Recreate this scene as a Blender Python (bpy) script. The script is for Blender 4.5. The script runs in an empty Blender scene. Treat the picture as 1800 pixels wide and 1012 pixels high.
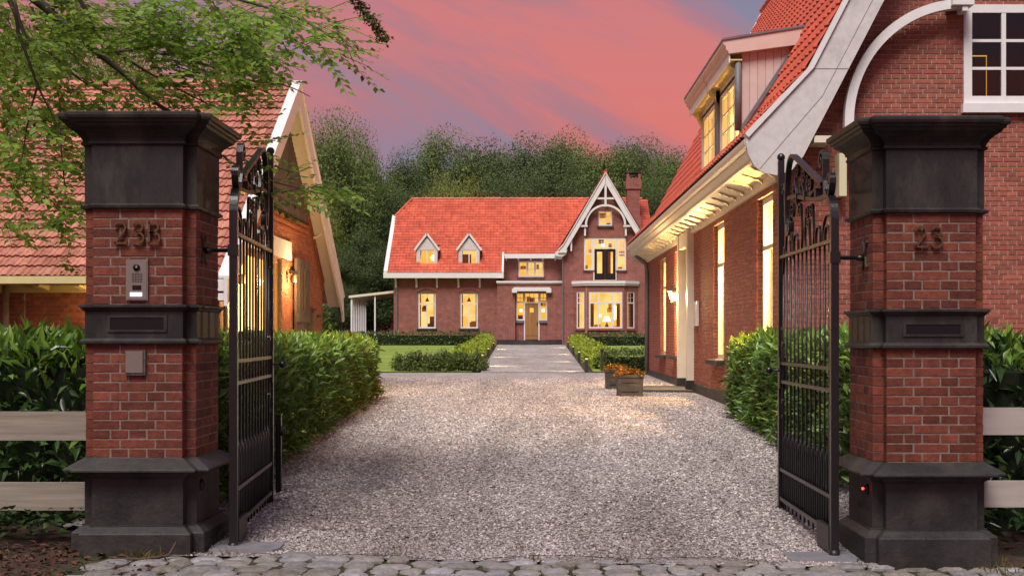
import bpy, bmesh, math, random
import numpy as np
from mathutils import Vector, Matrix

random.seed(7)
RNG = np.random.default_rng(7)
PI = math.pi
SC = bpy.context.scene
COL = SC.collection

# ------------------------------------------------------------------ camera, sky, sun, exposure
F, CX, CY, EYE = 2190.0, 930.0, 592.0, 1.33
cam = bpy.data.cameras.new('camera')
cam.sensor_width = 36.0
cam.lens = 36.0 * F / 1800.0
cam.shift_x = -(CX - 900.0) / 1800.0
cam.shift_y = (CY - 506.0) / 1800.0
cam.clip_start, cam.clip_end = 0.1, 3000.0
cam_ob = bpy.data.objects.new('camera', cam)
cam_ob.location = (0, 0, EYE)
cam_ob.rotation_euler = (PI / 2, 0, 0)
COL.objects.link(cam_ob)
SC.camera = cam_ob

SUN_DIR = Vector((-0.22, -0.62, 0.95)).normalized()      # from the scene towards the light
w = bpy.data.worlds.new('World'); SC.world = w; w.use_nodes = True
nt = w.node_tree; nt.nodes.clear()
N = nt.nodes.new; L = nt.links.new
out = N('ShaderNodeOutputWorld'); bg = N('ShaderNodeBackground'); L(bg.outputs[0], out.inputs[0])
tc = N('ShaderNodeTexCoord')
sky = N('ShaderNodeTexSky'); sky.sky_type = 'NISHITA'; sky.sun_disc = False
sky.sun_elevation = math.asin(SUN_DIR.z); sky.sun_rotation = math.atan2(SUN_DIR.x, SUN_DIR.y)
skym = N('ShaderNodeMix'); skym.data_type = 'RGBA'; skym.blend_type = 'MULTIPLY'; skym.inputs[0].default_value = 1
L(sky.outputs[0], skym.inputs[6]); skym.inputs[7].default_value = (0.088, 0.083, 0.082, 1)
# streaks of cloud: the view direction turned about the line of sight and squeezed across the streaks
mp0 = N('ShaderNodeMapping'); mp0.inputs['Rotation'].default_value = (0, math.radians(-26), 0); L(tc.outputs['Generated'], mp0.inputs[0])
mp = N('ShaderNodeMapping'); mp.inputs['Scale'].default_value = (1.7, 1.7, 7.0); mp.inputs['Location'].default_value = (0.9, 5.5, 8.3)
L(mp0.outputs[0], mp.inputs[0])
n1 = N('ShaderNodeTexNoise'); n1.inputs['Scale'].default_value = 1.5; n1.inputs['Detail'].default_value = 7
n1.inputs['Roughness'].default_value = 0.55; n1.inputs['Distortion'].default_value = 0.5
L(mp.outputs[0], n1.inputs['Vector'])
r1 = N('ShaderNodeValToRGB'); e = r1.color_ramp.elements
e[0].position = 0.41; e[0].color = (0.280, 0.240, 0.345, 1)
e[1].position = 0.615; e[1].color = (0.74, 0.200, 0.178, 1)
m_ = r1.color_ramp.elements.new(0.50); m_.color = (0.47, 0.205, 0.240, 1)
L(n1.outputs['Fac'], r1.inputs[0])
# a thin, higher cloud that gives out towards the zenith, where the dusk-blue sky shows
sx = N('ShaderNodeSeparateXYZ'); L(tc.outputs['Generated'], sx.inputs[0])
mr = N('ShaderNodeMapRange'); mr.inputs[1].default_value = 0.16; mr.inputs[2].default_value = 0.62
mr.inputs[3].default_value = 1.0; mr.inputs[4].default_value = 0.12
L(sx.outputs[2], mr.inputs[0])
cm = N('ShaderNodeMix'); cm.data_type = 'RGBA'
L(mr.outputs[0], cm.inputs[0]); L(skym.outputs[2], cm.inputs[6]); L(r1.outputs[0], cm.inputs[7])
L(cm.outputs[2], bg.inputs[0]); bg.inputs[1].default_value = 0.86

sun = bpy.data.lights.new('sun', 'SUN'); sun.energy = 3.9; sun.angle = math.radians(28); sun.color = (1.0, 0.955, 0.90)
sun_ob = bpy.data.objects.new('sun', sun); COL.objects.link(sun_ob)
sun_ob.rotation_euler = SUN_DIR.to_track_quat('Z', 'Y').to_euler()
SC.view_settings.view_transform = 'Standard'; SC.view_settings.look = 'None'
SC.view_settings.exposure = 0.18; SC.view_settings.gamma = 1.0; SC.view_settings.use_curve_mapping = False
SC.cycles.max_bounces = 6; SC.cycles.diffuse_bounces = 3; SC.cycles.transparent_max_bounces = 10
SC.cycles.caustics_reflective = False; SC.cycles.caustics_refractive = False
SC.cycles.sample_clamp_indirect = 6.0

def P(px, py, d):
    """a photograph pixel at distance d -> a point of the place"""
    return Vector(((px - CX) / F * d, d, EYE + (CY - py) / F * d))

_gy = [-60, 7.6, 11, 15.3, 20, 33, 82, 120, 400]
_gz = [-0.15, 0.0, 0.10, 0.21, 0.29, 0.37, 0.81, 1.1, 3.0]
def gz(x, y):
    z = float(np.interp(y, _gy, _gz))
    k = min(1.0, max(0.0, (14 - y) / 6.0))
    return z - 0.0175 * (min(3.2, max(-3.2, x)) + 2.42) * k
def gz_np(x, y):
    z = np.interp(y, _gy, _gz); k = np.clip((14 - y) / 6.0, 0, 1)
    return z - 0.0175 * (np.clip(x, -3.2, 3.2) + 2.42) * k

# ------------------------------------------------------------------ materials
MATS = {}
def mat(name, col, col2=None, rough=0.6, noise=0.0, nscale=8.0, rand=0.0, bump=0.0, bscale=40.0, metal=0.0, spec=0.4,
        nstretch=(1, 1, 1), translucent=0.0, stain=None, stain_scale=2.0, stain_lo=0.52, stain_hi=0.7, coat=0.0):
    if name in MATS: return MATS[name]
    m = bpy.data.materials.new(name); m.use_nodes = True; MATS[name] = m
    t = m.node_tree; t.nodes.clear(); N = t.nodes.new; L = t.links.new
    o = N('ShaderNodeOutputMaterial'); b = N('ShaderNodeBsdfPrincipled'); L(b.outputs[0], o.inputs[0])
    b.inputs['Roughness'].default_value = rough; b.inputs['Metallic'].default_value = metal
    b.inputs['Specular IOR Level'].default_value = spec
    if coat: b.inputs['Coat Weight'].default_value = coat
    g = N('ShaderNodeNewGeometry'); oi = N('ShaderNodeObjectInfo')
    mp = N('ShaderNodeMapping'); mp.inputs['Scale'].default_value = nstretch; L(g.outputs['Position'], mp.inputs[0])
    ad = N('ShaderNodeMath'); ad.operation = 'ADD'; L(g.outputs['Random Per Island'], ad.inputs[0]); L(oi.outputs['Random'], ad.inputs[1])
    fr = N('ShaderNodeMath'); fr.operation = 'FRACT'; L(ad.outputs[0], fr.inputs[0])
    c = col if len(col) == 4 else (*col, 1)
    cur = None
    mx = N('ShaderNodeMix'); mx.data_type = 'RGBA'; mx.inputs[6].default_value = c
    c2 = col2 or col; mx.inputs[7].default_value = (*c2, 1) if len(c2) == 3 else c2
    L(fr.outputs[0], mx.inputs[0]); cur = mx.outputs[2]
    def mult(sock_val, amount, cur):
        mr = N('ShaderNodeMapRange'); mr.inputs[3].default_value = 1 - amount; mr.inputs[4].default_value = 1 + amount
        L(sock_val, mr.inputs[0])
        k = N('ShaderNodeVectorMath'); k.operation = 'SCALE'; L(cur, k.inputs[0]); L(mr.outputs[0], k.inputs['Scale'])
        return k.outputs[0], mr
    if rand:
        f2 = N('ShaderNodeMath'); f2.operation = 'MULTIPLY'; f2.inputs[1].default_value = 7.31; L(fr.outputs[0], f2.inputs[0])
        f3 = N('ShaderNodeMath'); f3.operation = 'FRACT'; L(f2.outputs[0], f3.inputs[0])
        cur, _ = mult(f3.outputs[0], rand, cur)
    if noise:
        n = N('ShaderNodeTexNoise'); n.inputs['Scale'].default_value = nscale; n.inputs['Detail'].default_value = 6
        n.inputs['Roughness'].default_value = 0.65; L(mp.outputs[0], n.inputs['Vector'])
        cur, mr = mult(n.outputs['Fac'], noise, cur); mr.inputs[1].default_value = 0.3; mr.inputs[2].default_value = 0.7
    if stain:
        n = N('ShaderNodeTexNoise'); n.inputs['Scale'].default_value = stain_scale; n.inputs['Detail'].default_value = 8
        n.inputs['Roughness'].default_value = 0.7; L(mp.outputs[0], n.inputs['Vector'])
        mr = N('ShaderNodeMapRange'); mr.inputs[1].default_value = stain_lo; mr.inputs[2].default_value = stain_hi
        L(n.outputs['Fac'], mr.inputs[0])
        q = N('ShaderNodeMix'); q.data_type = 'RGBA'; L(mr.outputs[0], q.inputs[0]); L(cur, q.inputs[6]); q.inputs[7].default_value = (*stain, 1)
        cur = q.outputs[2]
    L(cur, b.inputs['Base Color'])
    if bump:
        n = N('ShaderNodeTexNoise'); n.inputs['Scale'].default_value = bscale; n.inputs['Detail'].default_value = 5
        L(mp.outputs[0], n.inputs['Vector'])
        bp = N('ShaderNodeBump'); bp.inputs['Strength'].default_value = bump; bp.inputs['Distance'].default_value = 0.01
        L(n.outputs['Fac'], bp.inputs['Height']); L(bp.outputs[0], b.inputs['Normal'])
    if translucent:
        tr = N('ShaderNodeBsdfTranslucent'); L(cur, tr.inputs[0])
        ms = N('ShaderNodeMixShader'); ms.inputs[0].default_value = translucent
        L(b.outputs[0], ms.inputs[1]); L(tr.outputs[0], ms.inputs[2]); L(ms.outputs[0], o.inputs[0])
    return m
def emit(name, col, strength, col2=None, scale=1.5):
    if name in MATS: return MATS[name]
    m = bpy.data.materials.new(name); m.use_nodes = True; MATS[name] = m
    t = m.node_tree; t.nodes.clear(); N = t.nodes.new; L = t.links.new
    o = N('ShaderNodeOutputMaterial'); e = N('ShaderNodeEmission'); L(e.outputs[0], o.inputs[0])
    e.inputs[1].default_value = strength; e.inputs[0].default_value = (*col, 1)
    if col2:
        g = N('ShaderNodeNewGeometry'); n = N('ShaderNodeTexNoise'); n.inputs['Scale'].default_value = scale; n.inputs['Detail'].default_value = 2
        L(g.outputs['Position'], n.inputs['Vector'])
        r = N('ShaderNodeValToRGB'); r.color_ramp.elements[0].position = 0.4; r.color_ramp.elements[1].position = 0.6
        r.color_ramp.elements[0].color = (*col, 1); r.color_ramp.elements[1].color = (*col2, 1)
        L(n.outputs['Fac'], r.inputs[0]); L(r.outputs[0], e.inputs[0])
    return m
def glass(name, tint=(1, 1, 1), gloss=None):
    if name in MATS: return MATS[name]
    m = bpy.data.materials.new(name); m.use_nodes = True; MATS[name] = m
    t = m.node_tree; t.nodes.clear(); N = t.nodes.new; L = t.links.new
    o = N('ShaderNodeOutputMaterial'); a = N('ShaderNodeBsdfTransparent'); a.inputs[0].default_value = (*tint, 1)
    g = N('ShaderNodeBsdfGlossy'); g.inputs['Roughness'].default_value = 0.02
    ly = N('ShaderNodeFresnel'); ly.inputs[0].default_value = 1.45
    s = N('ShaderNodeMixShader'); L(ly.outputs[0], s.inputs[0]) if gloss is None else setattr(s.inputs[0], 'default_value', gloss); L(a.outputs[0], s.inputs[1]); L(g.outputs[0], s.inputs[2]); L(s.outputs[0], o.inputs[0])
    return m
def brickmat(name, c1, c2, mortar, scale=1.0):
    """courses too far off to tell apart one by one; runs along both wall directions"""
    m = bpy.data.materials.new(name); m.use_nodes = True; MATS[name] = m
    t = m.node_tree; t.nodes.clear(); N = t.nodes.new; L = t.links.new
    o = N('ShaderNodeOutputMaterial'); b = N('ShaderNodeBsdfPrincipled'); L(b.outputs[0], o.inputs[0]); b.inputs['Roughness'].default_value = 0.8
    g = N('ShaderNodeNewGeometry'); s = N('ShaderNodeSeparateXYZ'); L(g.outputs['Position'], s.inputs[0])
    a = N('ShaderNodeMath'); L(s.outputs[0], a.inputs[0]); L(s.outputs[1], a.inputs[1])
    cb = N('ShaderNodeCombineXYZ'); L(a.outputs[0], cb.inputs[0]); L(s.outputs[2], cb.inputs[1])
    br = N('ShaderNodeTexBrick'); L(cb.outputs[0], br.inputs['Vector'])
    br.inputs['Color1'].default_value = (*c1, 1); br.inputs['Color2'].default_value = (*c2, 1); br.inputs['Mortar'].default_value = (*mortar, 1)
    br.inputs['Scale'].default_value = 1.0 / scale; br.inputs['Brick Width'].default_value = 0.22; br.inputs['Row Height'].default_value = 0.066
    br.inputs['Mortar Size'].default_value = 0.006; br.inputs['Bias'].default_value = 0.0
    n = N('ShaderNodeTexNoise'); n.inputs['Scale'].default_value = 2.6; n.inputs['Detail'].default_value = 9; n.inputs['Roughness'].default_value = .75; L(g.outputs['Position'], n.inputs['Vector'])
    mr = N('ShaderNodeMapRange'); mr.inputs[1].default_value = 0.3; mr.inputs[2].default_value = 0.7; mr.inputs[3].default_value = 0.70; mr.inputs[4].default_value = 1.30
    L(n.outputs['Fac'], mr.inputs[0])
    k = N('ShaderNodeVectorMath'); k.operation = 'SCALE'; L(br.outputs[0], k.inputs[0]); L(mr.outputs[0], k.inputs['Scale'])
    L(k.outputs[0], b.inputs['Base Color'])
    bp = N('ShaderNodeBump'); bp.inputs['Strength'].default_value = 0.5; bp.inputs['Distance'].default_value = 0.006; bp.invert = True
    L(br.outputs['Fac'], bp.inputs['Height']); L(bp.outputs[0], b.inputs['Normal'])
    return m

BRICK_P = mat('pillar_brick', (0.225, 0.060, 0.034), (0.150, 0.037, 0.024), 0.75, noise=0.35, nscale=22, rand=0.28, bump=0.5, bscale=90, stain=(0.06, 0.035, 0.03), stain_scale=5, stain_lo=0.62, stain_hi=0.8)
MORTAR = mat('mortar', (0.28, 0.212, 0.178), rough=0.95, noise=0.35, nscale=18, bump=0.5, bscale=120)
BRICK_G = mat('gable_brick', (0.33, 0.100, 0.064), (0.255, 0.072, 0.048), 0.8, noise=0.25, nscale=14, rand=0.16, bump=0.4, bscale=80)
MORTAR_G = mat('gable_mortar', (0.42, 0.34, 0.29), rough=0.95, noise=0.2, nscale=12)
BRICK_B = mat('barn_brick', (0.34, 0.115, 0.052), (0.25, 0.075, 0.036), 0.8, noise=0.25, nscale=14, rand=0.2, bump=0.4, bscale=80)
STONE = mat('dark_bluestone', (0.026, 0.023, 0.022), (0.031, 0.028, 0.026), 0.55, noise=0.5, nscale=5, bump=0.25, bscale=60, stain=(0.105, 0.094, 0.076), stain_scale=3.0, stain_lo=0.50, stain_hi=0.82, nstretch=(1, 1, 0.45))
STONE_W = mat('weathered_bluestone', (0.033, 0.030, 0.029), (0.044, 0.040, 0.037), 0.6, noise=0.55, nscale=4, bump=0.45, bscale=45, stain=(0.085, 0.076, 0.062), stain_scale=2.6, stain_lo=0.50, stain_hi=0.80)
IRON = mat('black_iron', (0.010, 0.010, 0.011), rough=0.30, noise=0.3, nscale=30, bump=0.15, bscale=150, spec=0.6)
WHITE = mat('white_paint', (0.70, 0.675, 0.665), rough=0.45, noise=0.05, nscale=5, stain=(0.55, 0.52, 0.49), stain_scale=1.4, stain_lo=0.6, stain_hi=0.9)
CREAM = mat('cream_paint', (0.70, 0.62, 0.49), rough=0.45, noise=0.06, nscale=5)
CREAM_LIT = mat('lamplit_cream_paint', (0.60, 0.52, 0.24), rough=0.5, noise=0.1, nscale=5)  # cream paint with the yellow of the lamplight put into its colour
GREYW = mat('grey_white_paint', (0.58, 0.54, 0.53), rough=0.5, noise=0.10, nscale=9, stain=(0.38, 0.345, 0.325), stain_scale=2.2, stain_lo=0.52, stain_hi=0.80)
BRONZE = mat('aged_bronze', (0.20, 0.135, 0.075), rough=0.4, noise=0.3, nscale=40, metal=0.75)
STEEL = mat('brushed_steel', (0.36, 0.33, 0.29), rough=0.42, noise=0.12, nscale=60, metal=0.7, nstretch=(1, 1, 8))
PLATE = mat('galvanised_plate', (0.34, 0.34, 0.37), rough=0.5, noise=0.2, nscale=9, metal=0.3)
BLACK = mat('black_plastic', (0.008, 0.008, 0.009), rough=0.35)
TILE_R = mat('orange_red_tile', (0.55, 0.105, 0.055), (0.48, 0.085, 0.045), 0.45, noise=0.12, nscale=6, rand=0.10, spec=0.35)
TILE_H = mat('house_tile', (0.58, 0.125, 0.072), (0.49, 0.090, 0.050), 0.5, noise=0.22, nscale=1.1, rand=0.13, stain=(0.40, 0.085, 0.052), stain_scale=.7, stain_lo=.5, stain_hi=.72, spec=0.3)
TILE_B = mat('weathered_tile', (0.47, 0.20, 0.138), (0.34, 0.122, 0.082), 0.75, noise=0.3, nscale=9, rand=0.18, stain=(0.16, 0.085, 0.055), stain_scale=6, stain_lo=0.58, stain_hi=0.78, bump=0.3, bscale=40)
BOARD = mat('fence_board', (0.34, 0.29, 0.235), rough=0.75, noise=0.25, nscale=5, nstretch=(0.3, 1, 6), stain=(0.19, 0.17, 0.13), stain_scale=3, bump=0.15, bscale=50)
DWOOD = mat('dark_weathered_wood', (0.075, 0.055, 0.045), (0.11, 0.085, 0.07), rough=0.8, noise=0.35, nscale=9, nstretch=(3, 3, 0.4), rand=0.2)
OAK = mat('oak_door', (0.33, 0.16, 0.055), (0.27, 0.125, 0.04), rough=0.5, noise=0.2, nscale=5, nstretch=(4, 4, 0.4), rand=0.1)
LEAD = mat('zinc', (0.14, 0.135, 0.15), rough=0.5, noise=0.2, nscale=6)
PINK_BOARD = mat('pinkish_cheek_boards', (0.58, 0.44, 0.40), (0.54, 0.41, 0.375), rough=0.5, noise=0.05, nscale=5, rand=0.04)
BRICK_H = brickmat('house_brick', (0.255, 0.060, 0.042), (0.145, 0.032, 0.026), (0.44, 0.25, 0.20))
LIT = emit('lit_room', (1.0, 0.46, 0.06), 1.0, (1.0, 0.60, 0.15), 1.2)
LIT_W = emit('bright_lit_room', (1.0, 0.45, 0.070), 1.1, (1.0, 0.64, 0.20), 0.9)
LIT_O = emit('orange_lit_room', (1.0, 0.44, 0.035), 0.95, (1.0, 0.52, 0.07), 1.0)
LAMP = emit('lamp_glow', (1.0, 0.78, 0.42), 6.0)
BULB = emit('lantern_bulb', (1.0, 0.70, 0.30), 30.0)
GLASS = glass('window_glass')
GLASS_L = glass('clear_lit_glass', gloss=0.08)
LIT_C = emit('coach_house_room', (1.0, 0.52, 0.11), 1.8, (1.0, 0.62, 0.18), 0.9)
LIT_D = emit('dormer_room', (1.0, 0.58, 0.15), 3.0, (1.0, 0.68, 0.24), 0.9)

# ------------------------------------------------------------------ mesh helpers
ORG = {}
class MB:
    def __init__(s): s.v = []; s.f = []
    def add(s, vs, fs):
        n = len(s.v); s.v.extend([tuple(v) for v in vs]); s.f.extend([tuple(i + n for i in f) for f in fs]); return s
    def box(s, x0, x1, y0, y1, z0, z1):
        return s.add([(x0, y0, z0), (x1, y0, z0), (x1, y1, z0), (x0, y1, z0), (x0, y0, z1), (x1, y0, z1), (x1, y1, z1), (x0, y1, z1)],
                     [(0, 3, 2, 1), (4, 5, 6, 7), (0, 1, 5, 4), (1, 2, 6, 5), (2, 3, 7, 6), (3, 0, 4, 7)])
    def prism(s, poly, axis, a, b):
        n = len(poly)
        def pt(p, t): return {'x': (t, p[0], p[1]), 'y': (p[0], t, p[1]), 'z': (p[0], p[1], t)}[axis]
        vs = [pt(p, a) for p in poly] + [pt(p, b) for p in poly]
        fs = [tuple(range(n)), tuple(range(2 * n - 1, n - 1, -1))] + [(i, (i + 1) % n, n + (i + 1) % n, n + i) for i in range(n)]
        return s.add(vs, fs)
    def loft(s, rings, caps=True):
        n = len(rings[0]); vs = [p for r in rings for p in r]; fs = []
        for k in range(len(rings) - 1):
            for i in range(n):
                j = (i + 1) % n; fs.append((k * n + i, k * n + j, (k + 1) * n + j, (k + 1) * n + i))
        if caps: fs += [tuple(range(n))[::-1], tuple(range((len(rings) - 1) * n, len(rings) * n))]
        return s.add(vs, fs)
    def tube(s, pts, r, n=6):
        pts = [Vector(p) for p in pts]; rs = r if isinstance(r, (list, tuple)) else [r] * len(pts); rings = []
        for i, p in enumerate(pts):
            t = (pts[min(i + 1, len(pts) - 1)] - pts[max(i - 1, 0)]).normalized()
            a = t.cross(Vector((0, 0, 1)))
            if a.length < 0.1: a = t.cross(Vector((1, 0, 0)))
            a.normalize(); b = a.cross(t)
            rings.append([p + (a * math.cos(2 * PI * k / n) + b * math.sin(2 * PI * k / n)) * rs[i] for k in range(n)])
        return s.loft(rings)
    def beam(s, p, q, w, h, up=(0, 0, 1)):
        p = Vector(p); q = Vector(q); t = (q - p).normalized(); a = t.cross(Vector(up)).normalized() * w / 2; b = a.normalized().cross(t) * h / 2
        return s.loft([[p - a - b, p + a - b, p + a + b, p - a + b], [q - a - b, q + a - b, q + a + b, q - a + b]])
    def lathe(s, c, prof, n=12):
        return s.loft([[(c[0] + r * math.cos(2 * PI * k / n), c[1] + r * math.sin(2 * PI * k / n), c[2] + z) for k in range(n)] for r, z in prof])
    def ball(s, c, r, n=10):
        return s.lathe(c, [(max(1e-4, r * math.sin(PI * i / 6)), -r * math.cos(PI * i / 6)) for i in range(7)], n)
    def build(s, name, m, parent=None, smooth=False, org=None):
        o_ = ORG[parent.name] if parent else (Vector(org) if org else Vector((0, 0, 0)))
        me = bpy.data.meshes.new(name)
        me.from_pydata([(v[0] - o_.x, v[1] - o_.y, v[2] - o_.z) for v in s.v], [], s.f)
        bm = bmesh.new(); bm.from_mesh(me); bmesh.ops.recalc_face_normals(bm, faces=bm.faces); bm.to_mesh(me); bm.free()
        if m: me.materials.append(m)
        if smooth:
            for p in me.polygons: p.use_smooth = True
        ob = bpy.data.objects.new(name, me); COL.objects.link(ob)
        if parent: ob.parent = parent
        else: ob.location = o_
        ORG[ob.name] = o_
        return ob
def tag(o, label=None, cat=None, group=None, kind=None):
    if label: o['label'] = label
    if cat: o['category'] = cat
    if group: o['group'] = group
    if kind: o['kind'] = kind
    return o
def thing(name, label, cat, loc, group=None):
    o = bpy.data.objects.new(name, None); COL.objects.link(o); o.location = loc; o.empty_display_size = 0.2
    ORG[o.name] = Vector(loc); return tag(o, label, cat, group)
def piece(me, name, parent, loc, rotz=0.0, rot=None, mtx=None):
    o = bpy.data.objects.new(name, me); COL.objects.link(o); o.parent = parent
    if mtx is not None: o.matrix_local = Matrix.Translation(-ORG[parent.name]) @ mtx
    else:
        o.location = Vector(loc) - ORG[parent.name]; o.rotation_euler = rot or (0, 0, rotz)
    ORG[o.name] = ORG[parent.name]
    return o
def np_mesh(name, V, Q, m, parent=None, org=None, kind=None, smooth=False):
    o_ = ORG[parent.name] if parent else (Vector(org) if org is not None else Vector((0, 0, 0)))
    V = np.asarray(V, dtype=np.float32) - np.array(o_, dtype=np.float32); Q = np.asarray(Q, dtype=np.int32)
    me = bpy.data.meshes.new(name); k = Q.shape[1]
    me.vertices.add(len(V)); me.vertices.foreach_set('co', V.ravel())
    me.loops.add(Q.size); me.loops.foreach_set('vertex_index', Q.ravel())
    me.polygons.add(len(Q)); me.polygons.foreach_set('loop_start', np.arange(0, Q.size, k, dtype=np.int32))
    me.polygons.foreach_set('use_smooth', np.full(len(Q), smooth, dtype=bool))
    me.update(calc_edges=True)
    if m: me.materials.append(m)
    o = bpy.data.objects.new(name, me); COL.objects.link(o)
    if parent: o.parent = parent
    else: o.location = o_
    ORG[o.name] = o_
    if kind: o['kind'] = kind
    return o
# leaves -----------------------------------------------------------
def unit(a): return a / np.maximum(np.linalg.norm(a, axis=1, keepdims=True), 1e-6)
def leaf_frames(dirs, up):
    d = unit(dirs); s = unit(np.cross(d, up)); n = np.cross(s, d); return d, s, n
def leaf_arrays(pts, d, s, n, Ls, wr=0.36, fold=0.12, droop=0.12):
    Ls = np.asarray(Ls).reshape(-1, 1)
    b = pts; mid = pts + d * Ls * 0.5 - n * Ls * 0.02; tip = pts + d * Ls - n * Ls * droop
    l = pts + d * Ls * 0.48 - s * Ls * wr * 0.5 + n * Ls * fold; r = pts + d * Ls * 0.48 + s * Ls * wr * 0.5 + n * Ls * fold
    V = np.stack([b, mid, tip, l, r], axis=1).reshape(-1, 3)
    k = np.arange(len(pts)).reshape(-1, 1) * 5
    Q = np.concatenate([k + np.array([[0, 1, 2, 3]]), k + np.array([[0, 4, 2, 1]])])
    return V, Q
_leaf_cache = {}
def leaf_data(name, wr, m, fold=0.12, droop=0.12):
    key = (name, wr, m.name)
    if key not in _leaf_cache:
        V, Q = leaf_arrays(np.zeros((1, 3)), np.array([[1., 0, 0]]), np.array([[0, 1., 0]]), np.array([[0, 0, 1.]]), [1.0], wr, fold, droop)
        me = bpy.data.meshes.new(name); me.from_pydata(V.tolist(), [], Q.tolist()); me.materials.append(m); _leaf_cache[key] = me
    return _leaf_cache[key]
def put_leaves(parent, name, pts, d, s, n, Ls, m, wr, n_parts, fold=0.12, droop=0.12, near=(0, 0, EYE)):
    """the nearest n_parts leaves as parts, the rest as one part"""
    dist = np.linalg.norm(pts - np.array(near), axis=1); order = np.argsort(dist / np.asarray(Ls))
    vis = order[:n_parts]; rest = order[n_parts:]
    if len(rest):
        V, Q = leaf_arrays(pts[rest], d[rest], s[rest], n[rest], np.asarray(Ls)[rest], wr, fold, droop)
        np_mesh(name, V, Q, m, parent, kind='stuff', smooth=True)
    me = leaf_data('leaf', wr, m, fold, droop) if n_parts else None
    for i in vis:
        L_ = float(Ls[i]); M = Matrix(((d[i][0] * L_, s[i][0] * L_, n[i][0] * L_, pts[i][0]), (d[i][1] * L_, s[i][1] * L_, n[i][1] * L_, pts[i][1]),
                                       (d[i][2] * L_, s[i][2] * L_, n[i][2] * L_, pts[i][2]), (0, 0, 0, 1)))
        piece(me, 'leaf', parent, None, mtx=M)

# bricks -----------------------------------------------------------
_bcache = {}
def brick_mesh(Lb, H, D, m):
    key = (round(Lb, 3), round(H, 4), round(D, 3), m.name)
    if key in _bcache: return _bcache[key]
    b = 0.0025; x, z = Lb / 2, H / 2
    vs = [(-x + b, 0, -z + b), (x - b, 0, -z + b), (x - b, 0, z - b), (-x + b, 0, z - b), (-x, b, -z), (x, b, -z), (x, b, z), (-x, b, z), (-x, D, -z), (x, D, -z), (x, D, z), (-x, D, z)]
    fs = [(0, 1, 2, 3)] + [(i + 4, (i + 1) % 4 + 4, (i + 1) % 4, i) for i in range(4)] + [(i + 8, (i + 1) % 4 + 8, (i + 1) % 4 + 4, i + 4) for i in range(4)]
    me = bpy.data.meshes.new('brick'); me.from_pydata(vs, [], fs); me.materials.append(m); _bcache[key] = me
    return me
def courses(u0, u1, z0, z1, bl=0.21, ch=0.06, j=0.01, holes=(), top=None):
    """bricks of a wall as (u0,u1,z0,z1); holes are (u0,u1,z0,z1); top(u) clips"""
    res = []; k = 0; z = z0
    while z + ch * 0.5 < z1:
        stretch = (k % 2 == 0); l = bl if stretch else (bl - j) / 2
        off = (0.0, 0.25, 0.5, 0.75)[k % 4] * (bl + j)
        u = u0 - off
        while u < u1:
            a, b = max(u, u0), min(u + l, u1); u += l + j
            segs = [(a, b)]
            for h in holes:
                if h[2] < z + ch * 0.5 < h[3]:
                    ns = []
                    for (p, q) in segs:
                        if q <= h[0] or p >= h[1]: ns.append((p, q)); continue
                        if p < h[0]: ns.append((p, h[0]))
                        if q > h[1]: ns.append((h[1], q))
                    segs = ns
            for (p, q) in segs:
                if q - p < 0.03: continue
                if top and (z + ch > top(p) or z + ch > top(q)): continue
                res.append((p, q, z, z + ch - j))
        k += 1; z += ch
    return res
def brick_block(mb_v, mb_f, quad_fn, bricks, proud, back=-0.004):
    """append joined bricks: quad_fn(u,n,z)->xyz, n outward"""
    for (a, b, c, d) in bricks:
        pr = proud * random.uniform(0.6, 1.25); k = len(mb_v)
        for (u, n, z) in ((a, pr, c), (b, pr, c), (b, pr, d), (a, pr, d), (a, back, c), (b, back, c), (b, back, d), (a, back, d)): mb_v.append(quad_fn(u, n, z))
        mb_f.extend([(k, k + 1, k + 2, k + 3), (k + 4, k + 5, k + 1, k), (k + 5, k + 6, k + 2, k + 1), (k + 6, k + 7, k + 3, k + 2), (k + 7, k + 4, k, k + 3)])
def slab_cells(u0, u1, z0, z1, holes):
    us = sorted({u0, u1, *[min(max(h[i], u0), u1) for h in holes for i in (0, 1)]}); zs = sorted({z0, z1, *[min(max(h[i], z0), z1) for h in holes for i in (2, 3)]})
    cells = []
    for a, b in zip(us, us[1:]):
        for c, d in zip(zs, zs[1:]):
            mu, mz = (a + b) / 2, (c + d) / 2
            if not any(h[0] < mu < h[1] and h[2] < mz < h[3] for h in holes): cells.append((a, b, c, d))
    return cells
def arc(cx, cz, r, a0, a1, n=12, rz=None):
    rz = rz or r
    return [(cx + r * math.cos(a0 + (a1 - a0) * i / n), cz + rz * math.sin(a0 + (a1 - a0) * i / n)) for i in range(n + 1)]
def spiral(cx, cz, r0, r1, a0, turns, n=26):
    return [(cx + (r0 + (r1 - r0) * i / n) * math.cos(a0 + turns * 2 * PI * i / n), cz + (r0 + (r1 - r0) * i / n) * math.sin(a0 + turns * 2 * PI * i / n)) for i in range(n + 1)]
def smooth(pts, n=6):
    P_ = [pts[0]] + list(pts) + [pts[-1]]; o = []
    for i in range(1, len(P_) - 2):
        p0, p1, p2, p3 = P_[i - 1:i + 3]
        for k in range(n):
            t = k / n
            o.append(tuple(0.5 * (2 * b + (c - a) * t + (2 * a - 5 * b + 4 * c - d) * t * t + (3 * b - a - 3 * c + d) * t ** 3) for a, b, c, d in zip(p0, p1, p2, p3)))
    o.append(tuple(pts[-1])); return o
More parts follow.
